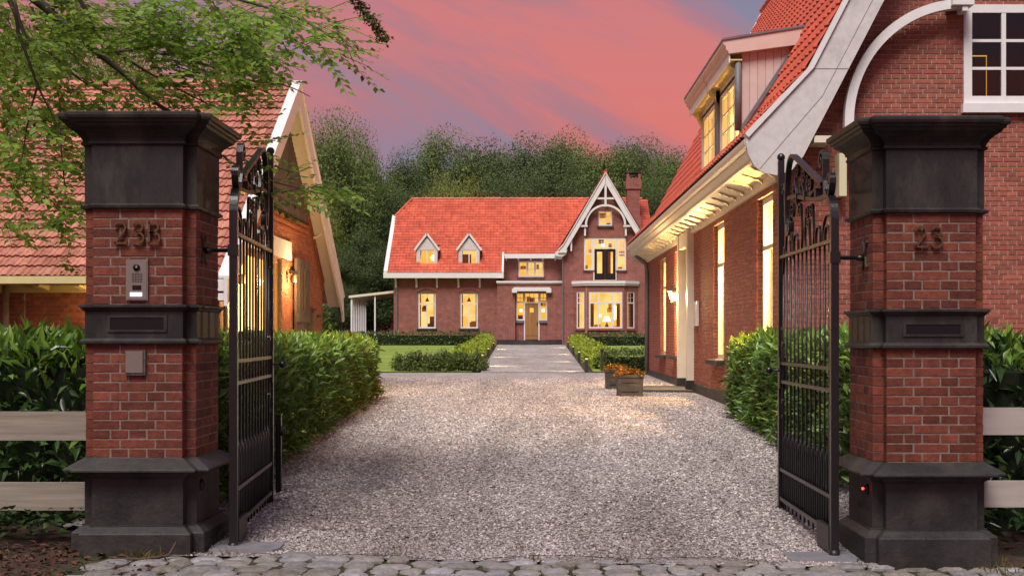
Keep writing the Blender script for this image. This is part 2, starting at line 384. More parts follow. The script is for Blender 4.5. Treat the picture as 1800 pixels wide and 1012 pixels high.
def ribbon(mb, path, wd, depth, fn):
    """flat bar bent along a 2-D path; fn(u,z,n)->xyz"""
    rings = []
    for i, p in enumerate(path):
        q0 = path[max(i - 1, 0)]; q1 = path[min(i + 1, len(path) - 1)]
        tx, tz = q1[0] - q0[0], q1[1] - q0[1]; l = math.hypot(tx, tz) or 1; nx, nz = -tz / l * wd / 2, tx / l * wd / 2
        rings.append([fn(p[0] + nx, p[1] + nz, -depth / 2), fn(p[0] - nx, p[1] - nz, -depth / 2), fn(p[0] - nx, p[1] - nz, depth / 2), fn(p[0] + nx, p[1] + nz, depth / 2)])
    return mb.loft(rings)
# ------------------------------------------------------------------ the ground
def gridsheet(name, xs, ys, m, dz=0.0, mask=None):
    V = [(x, y, gz(x, y) + (dz(x, y) if callable(dz) else dz)) for y in ys for x in xs]; nx = len(xs); Q = []
    for j in range(len(ys) - 1):
        for i in range(nx - 1):
            if mask is None or mask((xs[i] + xs[i + 1]) / 2, (ys[j] + ys[j + 1]) / 2): Q.append((j * nx + i, j * nx + i + 1, (j + 1) * nx + i + 1, (j + 1) * nx + i))
    return tag(np_mesh(name, V, Q, m), kind='structure')
SOIL = mat('soil', (0.060, 0.038, 0.027), rough=0.95, noise=0.5, nscale=14, bump=1.0, bscale=30, stain=(0.10, 0.05, 0.032), stain_scale=5, stain_lo=0.5, stain_hi=0.7)
LAWN = mat('lawn', (0.20, 0.265, 0.042), rough=0.9, noise=0.35, nscale=.8, bump=0.6, bscale=60)
BED = mat('planting_bed', (0.050, 0.036, 0.022), rough=0.95, noise=0.4, nscale=3)
def gravel_mat():
    m = bpy.data.materials.new('gravel_bed'); m.use_nodes = True; t = m.node_tree; t.nodes.clear(); N = t.nodes.new; L = t.links.new
    o = N('ShaderNodeOutputMaterial'); b = N('ShaderNodeBsdfPrincipled'); L(b.outputs[0], o.inputs[0]); b.inputs['Roughness'].default_value = 0.85
    g = N('ShaderNodeNewGeometry')
    v = N('ShaderNodeTexVoronoi'); v.inputs['Scale'].default_value = 42; L(g.outputs['Position'], v.inputs['Vector'])
    r = N('ShaderNodeValToRGB'); e = r.color_ramp.elements; e[0].color = (0.145, 0.116, 0.109, 1); e[1].color = (0.50, 0.432, 0.412, 1)
    q = r.color_ramp.elements.new(0.5); q.color = (0.335, 0.282, 0.267, 1)
    s = N('ShaderNodeSeparateColor'); L(v.outputs['Color'], s.inputs[0]); L(s.outputs[0], r.inputs[0])
    n = N('ShaderNodeTexNoise'); n.inputs['Scale'].default_value = 0.9; n.inputs['Detail'].default_value = 7; n.inputs['Roughness'].default_value = 0.7
    mpg = N('ShaderNodeMapping'); mpg.inputs['Scale'].default_value = (1.3, .2, 1); L(g.outputs['Position'], mpg.inputs[0]); L(mpg.outputs[0], n.inputs['Vector'])
    mr = N('ShaderNodeMapRange'); mr.inputs[1].default_value = 0.3; mr.inputs[2].default_value = 0.7; mr.inputs[3].default_value = 0.70; mr.inputs[4].default_value = 1.25; L(n.outputs['Fac'], mr.inputs[0])
    k = N('ShaderNodeVectorMath'); k.operation = 'SCALE'; L(r.outputs[0], k.inputs[0]); L(mr.outputs[0], k.inputs['Scale'])
    L(k.outputs[0], b.inputs['Base Color'])
    bp = N('ShaderNodeBump'); bp.inputs['Strength'].default_value = 0.9; bp.inputs['Distance'].default_value = 0.012; bp.invert = True
    L(v.outputs['Distance'], bp.inputs['Height']); L(bp.outputs[0], b.inputs['Normal'])
    return m
GRAVEL = gravel_mat()
STONES = mat('gravel_stone', (0.150, 0.120, 0.113), (0.64, 0.56, 0.535), 0.75, rand=0.34, noise=0.34, nscale=1.3, nstretch=(1, .14, 1), stain=(0.16, 0.135, 0.085), stain_scale=1.0, stain_lo=.60, stain_hi=.80)
far_x = [-400, -150, -60, -30, -20, -14, -10, -7, -5, -4, -3.2, -2.42, 0, 2.4, 3.2, 5, 8, 14, 20, 30, 60, 150, 400]
ground = gridsheet('ground', far_x, [-60, -10, 0, 4, 6, 7, 7.6, 9, 11, 13, 14, 15.3, 17, 20, 25, 33, 50, 82, 120, 200, 400, 900], SOIL, -0.03)
# the gravel drive, its yard between the buildings and the path to the front door are one sheet
def path_l(y): return float(np.interp(y, [33.4, 82], [-1.30, -2.08]))
def path_r(y): return float(np.interp(y, [33.4, 82], [1.50, 2.36]))
gys = [7.62] + [8 + 0.5 * i for i in range(16)] + list(np.linspace(16, 33.4, 24))
gxs = [-16, -12, -8, -6, -5, -4.2, -3.6] + list(np.linspace(-3.2, 3.2, 21)) + [4.0]
gravel_sheet = gridsheet('gravel_drive', gxs, gys, GRAVEL, 0.0, lambda x, y: (y > 21.5) or (abs(x) < 3.3 and y > 8.45) or abs(x) < 2.25)
V = []; Q = []
pys = list(np.linspace(33.4, 81.9, 16))
for i, y in enumerate(pys):
    for t in np.linspace(0, 1, 5):
        x = path_l(y) + (path_r(y) - path_l(y)) * t; V.append((x, y, gz(x, y) + 0.012))
for i in range(15):
    for j in range(4): Q.append((i * 5 + j, i * 5 + j + 1, (i + 1) * 5 + j + 1, (i + 1) * 5 + j))
tag(np_mesh('gravel_path', V, Q, GRAVEL), kind='structure')
# lawn on both sides of the path
for a, b, nm in ((-30, -1.0, 'lawn'), (1.0, 12, 'lawn')):
    V = []; Q = []
    for y in pys:
        lo, hi = (a, path_l(y) - 0.25) if a < -5 else (path_r(y) + 0.25, b)
        y_ = max(y, 33.9)
        for t in (0, 0.5, 1): V.append((lo + (hi - lo) * t, y_, gz(lo, y_) + 0.006))
    for i in range(15):
        for j in range(2): Q.append((i * 3 + j, i * 3 + j + 1, (i + 1) * 3 + j + 1, (i + 1) * 3 + j))
    tag(np_mesh(nm, V, Q, LAWN), kind='structure')

# loose gravel, stone by stone where the stones can be seen
n = 145000
yy = 7.6 + (RNG.random(n) ** 2.1) * 22
xl = np.interp(yy, [7.5, 8.4, 8.6, 13, 18.5, 22, 30], [-2.12, -2.10, -2.7, -2.6, -2.9, -6, -8]); xr = np.interp(yy, [7.5, 8.4, 8.6, 13, 18.5], [2.18, 2.16, 2.75, 2.75, 2.95])
xx = xl + (xr - xl) * RNG.random(n)
edge = 7.74 + 0.07 * np.sin(xx * 2.1) + 0.05 * np.sin(xx * 5.7 + 1)
keep = (yy > edge) | (RNG.random(n) < 0.04); xx, yy = xx[keep], yy[keep]; n = len(xx)
zz = gz_np(xx, yy) + 0.002
R = (0.0055 + 0.0070 * RNG.random(n) ** 1.5) * (1 + 0.03 * np.minimum(yy - 8, 8))
ang = RNG.random(n) * 2 * PI; el = 0.65 + 0.5 * RNG.random(n); fl = 0.4 + 0.35 * RNG.random(n)
base = np.array([(1, 0, 0), (0, 1, 0), (-1, 0, 0), (0, -1, 0), (0, 0, 1), (0, 0, -0.6)])[None] * (0.75 + 0.5 * RNG.random((n, 6, 1)))
bx = base[..., 0] * R[:, None] * 1.25; by = base[..., 1] * R[:, None] * el[:, None]; bz = base[..., 2] * R[:, None] * fl[:, None] * 1.2
tilt = (RNG.random((n, 1)) - 0.5) * 0.9; bz = bz + bx * tilt
VX = xx[:, None] + bx * np.cos(ang)[:, None] - by * np.sin(ang)[:, None]; VY = yy[:, None] + bx * np.sin(ang)[:, None] + by * np.cos(ang)[:, None]; VZ = zz[:, None] + bz + R[:, None] * 0.3
V = np.stack([VX, VY, VZ], axis=2).reshape(-1, 3)
T = np.array([(0, 1, 4), (1, 2, 4), (2, 3, 4), (3, 0, 4), (1, 0, 5), (2, 1, 5), (3, 2, 5), (0, 3, 5)])
Q = (np.arange(n)[:, None, None] * 6 + T[None]).reshape(-1, 3)
tag(np_mesh('gravel', V, Q, STONES), 'loose beige and grey gravel stones covering the drive', 'gravel', kind='stuff')

# cobbled strip in front of the gate: every sett is a piece of the paving
SETT = mat('sett_stone', (0.37, 0.350, 0.368), (0.28, 0.245, 0.205), 0.5, noise=0.35, nscale=16, rand=0.22, bump=0.7, bscale=50, stain=(0.10, 0.085, 0.05), stain_scale=7, stain_lo=0.56, stain_hi=0.75)
JOINT = mat('mossy_joint', (0.060, 0.050, 0.028), (0.05, 0.06, 0.02), 0.95, noise=0.5, nscale=25, stain=(0.075, 0.085, 0.022), stain_scale=3, stain_lo=0.5, stain_hi=0.62, bump=0.8, bscale=70)
road = gridsheet('cobbled_road', list(np.linspace(-2.75, 3.1, 30)), list(np.linspace(3.2, 7.78, 26)), JOINT, -0.014)
ORG[road.name] = Vector((0, 0, 0))
def sett_mesh(seed):
    r = random.Random(seed); g = 5; vs = []; fs = []
    cj = [(r.uniform(-.07, .07), r.uniform(-.07, .07)) for _ in range(4)]
    for j in range(g):
        for i in range(g):
            u, v = i / (g - 1) * 2 - 1, j / (g - 1) * 2 - 1
            k = 1 - 0.10 * (u * u) * (v * v) * 1.6
            dx = sum(cj[q][0] * ((1 + (1 if q in (1, 2) else -1) * u) / 2) * ((1 + (1 if q > 1 else -1) * v) / 2) for q in range(4))
            dy = sum(cj[q][1] * ((1 + (1 if q in (1, 2) else -1) * u) / 2) * ((1 + (1 if q > 1 else -1) * v) / 2) for q in range(4))
            e = max(abs(u), abs(v)); z = 0.006 * (1 - e ** 4 * 2.2) + r.uniform(-.0022, .0022)
            if e > 0.99: z -= 0.003
            vs.append((u * 0.5 * k + dx, v * 0.5 * k + dy, z))
    for j in range(g - 1):
        for i in range(g - 1): fs.append((j * g + i, j * g + i + 1, (j + 1) * g + i + 1, (j + 1) * g + i))
    rim = [i for i in range(g)] + [j * g + g - 1 for j in range(1, g)] + [(g - 1) * g + i for i in range(g - 2, -1, -1)] + [j * g for j in range(g - 2, 0, -1)]
    k0 = len(vs); vs += [(vs[i][0], vs[i][1], -0.07) for i in rim]; nr = len(rim)
    fs += [(rim[i], k0 + i, k0 + (i + 1) % nr, rim[(i + 1) % nr]) for i in range(nr)]
    me = bpy.data.meshes.new('sett'); me.from_pydata(vs, [], fs); me.materials.append(SETT)
    return me
setts = [sett_mesh(i) for i in range(9)]
y = 7.70; row = 0
while y > 6.62:
    dep = random.uniform(0.155, 0.185); x = -2.62 + random.uniform(0, .12) + (0.35 if row == 0 else 0); xe = 2.9
    while x < xe:
        wd = random.uniform(0.135, 0.24)
        bend = 0.05 * math.sin(x * 0.9 + 0.6) + 0.02 * math.sin(x * 3.1)
        xx_, yy_ = x + wd / 2, y - dep / 2 + bend + random.uniform(-.012, .012)
        o = bpy.data.objects.new('sett', random.choice(setts)); COL.objects.link(o); o.parent = road
        o.location = (xx_, yy_, gz(xx_, yy_) + random.uniform(-.006, .012)); o.scale = (wd - 0.008, dep - 0.008, 1)
        o.rotation_euler = (random.uniform(-.04, .04), random.uniform(-.04, .04), random.choice((0, PI)) + random.uniform(-.07, .07))
        x += wd
    y -= dep; row += 1
# flat stones at the edges of the cobbles
for (px, py, sw, sd) in ((520, 975, .30, .16), (365, 985, .22, .10), (350, 1000, .25, .15), (1440, 990, .2, .13), (1500, 1003, .25, .15)):
    d_ = 1.34 * F / (py - CY); x_ = (px - CX) / F * d_
    o = piece(random.choice(setts), 'sett', road, (x_, d_, gz(x_, d_) + 0.012), random.uniform(-.2, .2)); o.scale = (sw, sd, 1.4)

# ------------------------------------------------------------------ gate pillars
PA, PB = 0.277, 0.345
def plus(cx, cy, p, z):
    a, b = PA + p, PB + p
    return [(cx + x, cy + y, z) for x, y in ((-a, -b), (a, -b), (a, -a), (b, -a), (b, a), (a, a), (a, b), (-a, b), (-a, a), (-b, a), (-b, -a), (-a, -a))]
def digit(ch):
    if ch == '2': return [smooth([(.03, .80), (.06, .93), (.22, 1.0), (.42, .97), (.52, .80), (.47, .62), (.30, .38), (.12, .15), (.03, .03)], 5), [(.0, .045), (.58, .045), (.60, .14)]]
    if ch == '3': return [smooth([(.04, .84), (.10, .96), (.26, 1.0), (.44, .92), (.48, .76), (.38, .60), (.20, .55), (.40, .50), (.53, .34), (.49, .14), (.30, .02), (.12, .04), (.03, .16)], 5)]
    return [[(.08, .0), (.08, 1.0)], [(.0, .98), (.08, .98)] + smooth([(.28, .98), (.46, .90), (.48, .74), (.38, .57), (.20, .53)], 5) + [(.08, .53)], [(.08, .53)] + smooth([(.30, .53), (.50, .44), (.56, .26), (.48, .08), (.28, .025)], 5) + [(.0, .025)]]
def pillar(cx, dz, label, inner):
    cy = 7.7 + PB; zb = gz(cx, 7.7) - 0.12
    t = thing('gate_pillar', label, 'gate pillar', (cx, cy, gz(cx, cy)), 'gate pillars')
    def stack(name, prof, m): return MB().loft([plus(cx, cy, p, z + dz) for p, z in prof]).build(name, m, t)
    stack('base_course', [(.066, zb - dz), (.066, .118), (.060, .126), (.018, .160), (.018, .168)], STONE_W)
    stack('plinth_block', [(.004, .168), (.004, .455), (.022, .470), (.030, .490), (.055, .500)], STONE_W)
    stack('weathering_course', [(.090, .500), (.104, .506), (.104, .516), (.098, .522), (.002, .583)], STONE_W)
    stack('stone_band', [(.022, 1.285), (.030, 1.292), (.030, 1.306), (.018, 1.318), (.004, 1.324), (.004, 1.488), (.014, 1.496), (.022, 1.508), (.034, 1.514), (.034, 1.527), (.026, 1.530)], STONE)
    stack('stone_collar', [(.006, 2.120), (.022, 2.126), (.026, 2.142), (.012, 2.150), (.004, 2.155)], STONE)
    stack('stone_block', [(.004, 2.155), (.004, 2.515)], STONE)
    stack('capstone', [(.004, 2.515), (.020, 2.521), (.022, 2.535), (.012, 2.541), (.016, 2.556), (.030, 2.580), (.055, 2.604), (.084, 2.622), (.092, 2.640), (.104, 2.644), (.108, 2.660), (.122, 2.664), (.128, 2.680), (.128, 2.695), (.110, 2.706)], STONE)
    MB().loft([plus(cx, cy, -.004, .58 + dz), plus(cx, cy, -.004, 1.288 + dz)]).loft([plus(cx, cy, -.004, 1.527 + dz), plus(cx, cy, -.004, 2.124 + dz)]).build('mortar_core', MORTAR, t)
    hv, hf = [], []
    hdr = [.103] * 5; strt = [.1625, .208, .1625]; str2 = [.055, .208, .208, .055]
    for (z0, rows, ch) in ((.583, 12, .0585), (1.53, 10, .059)):
        for k in range(rows):
            zc = z0 + dz + (k + .5) * ch
            for face in range(4):           # 0 front, 1 right, 2 back, 3 left
                lens = hdr if (k + face) % 2 == 0 else strt
                tot = sum(lens); jn = (2 * PA - tot) / (len(lens) - 1); u = -PA
                for l in lens:
                    uc = u + l / 2; u += l + jn; n_ = PB - random.uniform(0, .0025)
                    x, y, rz = [(cx + uc, cy - n_, 0), (cx + n_, cy + uc, PI / 2), (cx - uc, cy + n_, PI), (cx - n_, cy - uc, -PI / 2)][face]
                    if face == 0 or face == (1 if inner > 0 else 3):
                        piece(brick_mesh(l, ch - .0085, .075, BRICK_P), 'brick', t, (x, y, zc), rz, rot=(random.uniform(-.008, .008), random.uniform(-.006, .006), rz + random.uniform(-.008, .008)))
                    else:
                        c_, s_ = math.cos(rz), math.sin(rz)
                        brick_block(hv, hf, lambda uu, nn, zz: (x + c_ * uu + s_ * nn, y + s_ * uu - c_ * nn, zz), [(-l / 2, l / 2, zc - ch / 2 + .0025, zc + ch / 2 - .0025)], 0.0, -.075)
    np_mesh('hidden_face_bricks', hv, hf, BRICK_P, t, kind='stuff')
    # letter slot: a raised lip round a black plate standing for the dark opening
    sx0, sx1, sz0, sz1 = ((cx - .165, cx + .165, 1.375 + dz, 1.45 + dz) if inner > 0 else (cx - .16, cx + .175, 1.375 + dz, 1.435 + dz))
    yf = cy - PB - .004
    m = MB()
    for (a, b, c, d) in ((sx0 - .02, sx1 + .02, sz1, sz1 + .014), (sx0 - .02, sx1 + .02, sz0 - .014, sz0), (sx0 - .02, sx0, sz0, sz1), (sx1, sx1 + .02, sz0, sz1)): m.box(a, b, yf - .008, yf + .02, c, d)
    sl = m.build('letter_slot', STONE, t); MB().box(sx0, sx1, yf - .003, yf + .001, sz0, sz1).build('slot_black_plate', BLACK, sl)
    # figures
    def figures(text, x0, z0, hgt, adv):
        for ch in text:
            m = MB()
            for path in digit(ch): ribbon(m, [(p[0] * hgt, p[1] * hgt) for p in path], .0115, .016, lambda u, z, n: (x0 + u, cy - PB - .016 + n, z0 + z))
            m.build('number_figure', BRONZE, t); x0 += adv[0]; adv = adv[1:] + [0]
    if inner > 0:
        figures('23B', -2.558, 1.902, .133, [.110, .096])
        ic = MB().box(-2.487, -2.352, cy - PB - .014, cy - PB + .01, 1.555, 1.808).build('intercom', STEEL, t)
        MB().box(-2.480, -2.359, cy - PB - .0175, cy - PB - .0145, 1.562, 1.801).build('face_plate', STEEL, ic)
        yq = cy - PB - .0178
        def disc(x, z, r, dep): return [(x + r * math.cos(a * PI / 8), z + r * math.sin(a * PI / 8)) for a in range(16)]
        MB().prism(disc(-2.420, 1.757, .021, 0), 'y', yq - .006, yq).build('lens', BLACK, ic, True)
        MB().prism(disc(-2.420, 1.757, .006, 0), 'y', yq - .009, yq - .0062).build('lens_centre', STEEL, ic, True)
        m = MB()
        for i in range(4):
            for j in range(6): m.box(-2.449 + i * .017, -2.436 + i * .017, yq - .001, yq, 1.668 + j * .010, 1.672 + j * .010)
        m.build('speaker_slots', BLACK, ic)
        MB().box(-2.446, -2.392, yq - .002, yq, 1.620, 1.648).build('reader_window', BLACK, ic)
        MB().box(-2.460, -2.387, yq - .003, yq, 1.580, 1.604).build('call_button', emit('white_backlight', (0.72, 0.74, 1.0), 2.2), ic)
        kb = MB().box(-2.490, -2.365, cy - PB - .022, cy - PB + .01, 1.095, 1.248).build('meter_box', mat('tarnished_frame', (0.16, 0.14, 0.15), rough=0.5, noise=0.5, nscale=30, metal=0.4), t)
        MB().box(-2.484, -2.380, cy - PB - .029, cy - PB - .0225, 1.110, 1.242).build('cover_plate', STEEL, kb)
    else:
        figures('23', cx - .108, 1.880, .128, [.100])
    # hinge anchor on the inner side
    xs = cx + inner * (PB - .002); za = 1.885 if inner > 0 else 1.85
    fn = lambda u, z, n: (xs + inner * (.006 + n), 7.94 + u, za + z)
    m = MB()
    for (sa, sb) in ((1, 1), (1, -1), (-1, 1), (-1, -1)): ribbon(m, smooth([(0, 0), (.02 * sa, .035 * sb), (.03 * sa, .065 * sb), (.06 * sa, .085 * sb)], 4), .02, .012, fn)
    m.build('hinge_anchor', mat('rusty_iron', (0.10, 0.075, 0.06), rough=0.7, noise=0.4, nscale=40, metal=0.3), t)
    # light barrier in the plinth
    xs = cx + inner * (PB + .004); ys_, zs_ = 7.86, .40 + dz
    m = MB(); rings = []
    for (r_, o_) in ((.036, -.004), (.036, .008), (.022, .022), (.001, .026)): rings.append([(xs + inner * o_, ys_ + r_ * .6 * math.cos(a * PI / 6), zs_ + r_ * math.sin(a * PI / 6)) for a in range(12)])
    s_ = m.loft(rings).build('light_sensor', BLACK, t, True)
    if inner < 0:
        MB().ball((xs + inner * .034, ys_ - .004, zs_ + .004), .008).build('red_diode', emit('red_diode_glow', (1.0, 0.03, 0.02), 8.0), s_)
    return t
pillar(-2.42, 0.0, 'brick and dark stone gate pillar bearing 23B and an intercom', 1)
pillar(2.487, -0.028, 'brick and dark stone gate pillar bearing 23 only, no intercom', -1)

# ------------------------------------------------------------------ the open iron gate leaves
def gate(label, hx, hy, dx, dy, side, zlo):
    l = math.hypot(dx, dy); dx, dy = dx / l, dy / l; nx, ny = (dy, -dx)
    W = 1.74; Z0 = gz(hx, hy)
    t = thing('iron_gate', label, 'gate', (hx, hy, Z0), 'open leaves of the entrance gate')
    def fn(u, z, n): return (hx + dx * u + nx * n, hy + dy * u + ny * n, z + zlo)
    def rib(name, path, wd, dep, m=IRON): return ribbon(MB(), path, wd, dep, fn).build(name, m, t)
    rib('hinge_stile', [(0, .01), (0, 1.0), (0, 2.08)] + smooth([(.0, 2.13), (.025, 2.21), (.09, 2.265)], 4), .048, .05)
    rib('curved_rail', smooth([(.07, 2.255), (.16, 2.285), (.30, 2.295), (.55, 2.31), (.90, 2.36), (1.22, 2.405), (1.42, 2.41)], 4), .026, .036)
    rib('lock_stile', [(W, .05), (W, 2.74)], .045, .045)
    MB().ball(fn(W, 2.765, 0), .032).build('finial', IRON, t, True)
    rib('sloping_top_rail', [(.31, 2.385)] + [(.62, 2.49), (.95, 2.605)] + smooth([(1.18, 2.685), (1.29, 2.71), (1.40, 2.68), (1.47, 2.58), (1.50, 2.42), (1.49, 2.25), (1.44, 2.15), (1.37, 2.16), (1.36, 2.22), (1.40, 2.25)], 4), .026, .04)
    rib('scroll', [(.14, 2.30), (.20, 2.33)] + smooth([(.235, 2.40), (.235, 2.52)], 3) + spiral(.305, 2.535, .07, .012, PI, -1.35, 24), .02, .042)
    rib('scroll', smooth([(.24, 2.44), (.21, 2.33), (.14, 2.285), (.075, 2.305), (.045, 2.36)], 4) + spiral(.085, 2.385, .042, .010, PI * 1.1, -1.3, 20), .018, .042)
    rib('brace', [(.33, 2.37), (.78, 2.365 + .0)], .016, .02); rib('brace', [(.36, 2.395), (.72, 2.345)], .014, .02)
    for (u, top, r) in ((.70, 2.47, .045), (.92, 2.55, .055), (1.16, 2.62, .062)):       # scrolls between the two top rails
        rib('scroll', smooth([(u - .06, 2.335), (u - .02, 2.40), (u + .02, (2.4 + top) / 2), (u + .02, top - .04)], 4) + spiral(u + .02 - r, top - .05, r, .012, 0, 1.35, 22), .012, .022)
        rib('scroll', smooth([(u + .02, 2.36), (u + .07, 2.40), (u + .10, 2.46)], 3) + spiral(u + .07, 2.47, .032, .008, 0, 1.2, 16), .010, .02)
    for r in ((.085, 1.99, 2.19), (.23, 1.99, 2.22)): pass
    # arches and lyres between the mid rail and the curved rail
    for (a, b, zt) in ((.07, .30, 2.17), (.12, .25, 2.10), (.385, .52, 2.12), (1.10, 1.25, 2.13)):
        rib('arched_bar', [(a, 1.99), (a, zt - (b - a) / 2)] + arc((a + b) / 2, zt - (b - a) / 2, (b - a) / 2, PI, 0, 10) + [(b, 1.99)], .011, .018)
    for (u, s, zt, r) in ((.60, 1, 2.24, .055), (.84, -1, 2.24, .055), (.72, 1, 2.16, .040), (.98, 1, 2.28, .06), (1.36, -1, 2.30, .07), (1.30, 1, 2.12, .04), (1.52, -1, 2.20, .065), (1.60, 1, 2.50, .055), (1.62, -1, 2.02, .045)):
        rib('scroll', smooth([(u, 1.99 if zt < 2.45 else 2.3), (u - s * .025, zt - .16), (u, zt - .05), (u, zt)], 4) + spiral(u + s * r, zt, r, .012, PI if s > 0 else 0, -1.3 * s, 22), .011, .018)
    for u in (.44, .80, 1.08):
        rib('collar', [(u, 2.285 + u * .06), (u, 2.345 + u * .06)], .03, .05)
    # rails
    for z, h in ((1.99, .024), (1.175, .022), (1.035, .022), (.36, .026), (.135, .030)): rib('rail', [(.025, z), (W - .02, z)], h, .034)
    nb = 12
    for i in range(nb):
        u = .13 + i * (W - .22) / (nb - 1)
        o = MB().tube([fn(u, .135, 0), fn(u, 1.99, 0)], .0078, 6).build('bar', IRON, t, True)
        if i < nb - 1:
            v = u + (W - .22) / (nb - 1) / 2
            MB().tube([fn(v, .07, 0), fn(v, .56, 0), fn(v, .60, 0), fn(v, .66, 0)], [.008, .008, .013, .001], 6).build('dog_bar', IRON, t, True)
    for u, s in ((.045, 1), (W - .045, -1)):
        for z, k in ((1.19, 1), (1.02, -1)):
            rib('corner_scroll', smooth([(u, z), (u + s * .02, z + k * .06), (u + s * .012, z + k * .12)], 4) + spiral(u + s * .034, z + k * .13, .022, .006, PI if s > 0 else 0, -1.2 * s * k, 14), .012, .02)
            rib('corner_scroll', smooth([(u, z + k * .08), (u + s * .01, z + k * .18), (u, z + k * .25)], 4) + spiral(u + s * .016, z + k * .25, .016, .005, PI if s > 0 else 0, -1.2 * s * k, 12), .010, .02)
    lk = rib('lock_plate', [(W - .035, .98), (W - .035, 1.22)], .05, .05)
    c = fn(W, 1.12, 0); k_ = MB().tube([c, (c[0] + .02 * side, c[1], c[2]), (c[0] + .075 * side, c[1], c[2])], [.012, .009, .009], 8); k_.ball((c[0] + .095 * side, c[1], c[2]), .03)
    k_.build('knob', IRON, t, True)
    rib('drive_shoe', [(.03, .09), (.36, .09)], .16, .06, mat('painted_shoe', (0.035, 0.033, 0.034), rough=0.45))
    MB().tube([fn(0, -.03, 0), fn(0, .03, 0)], .035, 10).build('pivot', mat('greased_pivot', (0.05, 0.045, 0.04), rough=0.4, metal=0.5), t, True)
    zh = 1.88; px_ = (-2.42 + PB) if side > 0 else (2.487 - PB)
    h = MB().tube([(px_, 7.94, zh + zlo), (px_ + side * .06, 7.935, zh + zlo), (px_ + side * .061, 7.935, zh + zlo), fn(-.005, zh, 0)], [.020, .020, .013, .013], 8)
    h.build('hinge_arm', IRON, t, True)
    rib('hinge_band', [(0, zh - .035), (0, zh + .035)], .066, .066)
    return t
gate('black wrought iron gate leaf beside the 23B pillar, standing open', -1.873, 7.90, -.127, 1.74, 1, gz(-1.87, 7.9))
gate('black wrought iron gate leaf beside the 23 pillar, standing open', 1.935, 7.90, .015, 1.74, -1, gz(1.93, 7.9) + .02)
# steel covers under the gate pivots
for (x0, x1, nm) in ((-1.99, -1.56, 'grey steel cover plate on the ground under the 23B leaf'), (1.62, 2.06, 'grey steel cover plate on the ground under the 23 leaf')):
    zc = gz((x0 + x1) / 2, 7.85) + .018
    m = MB().prism([(x0, 7.74), (x1 - .03, 7.72), (x1, 7.80), (x1 - .01, 8.02), (x0 + .01, 8.02)], 'z', zc - .02, zc)
    o = tag(m.build('cover_plate', PLATE, None, org=((x0 + x1) / 2, 7.87, zc)), nm, 'cover plate', 'gate drive covers')
# gate stop post
t = thing('gate_stop_post', 'slim black post with round rubber buffer by the laurel hedge', 'post', (-2.03, 10.1, gz(-2, 10.1)))
zt = gz(-2, 10.1)
MB().box(-2.052, -2.008, 10.08, 10.124, zt - .1, zt + .62).build('post', BLACK, t); MB().box(-2.054, -2.006, 10.078, 10.126, zt + .62, zt + .635).build('post_cap', BLACK, t)
MB().tube([(-2.008, 10.10, zt + .50), (-1.985, 10.10, zt + .50), (-1.975, 10.10, zt + .50)], [.04, .04, .025], 10).build('buffer', mat('rubber', (0.03, 0.02, 0.018), rough=0.7), t, True)

# ------------------------------------------------------------------ board fences
for (x0, x1, zs, lab) in ((-6.2, -2.78, ((.665, .85), (.215, .395)), 'two weathered wide boards of a low fence left of the 23B pillar'),
                          (2.86, 6.2, ((.70, .875), (.235, .405)), 'two pale wide boards of a low fence right of the 23 pillar')):
    t = thing('board_fence', lab, 'fence', ((x0 + x1) / 2, 8.05, 0), 'low board fences')
    m_ = BOARD if x0 < 0 else mat('pale_fence_board', (0.50, 0.44, 0.40), rough=0.7, noise=0.12, nscale=5, nstretch=(0.4, 1, 4), stain=(0.34, 0.29, 0.25), stain_scale=4, stain_lo=0.62, stain_hi=0.72)
    for a, b in zs: MB().box(x0, x1, 8.02, 8.048, a, b).build('board', m_, t)
    for x in ((x0 + .3, -4.4) if x0 < 0 else (4.6, x1 - .3)): MB().box(x, x + .1, 8.052, 8.15, -.2, .93).build('post', m_, t)
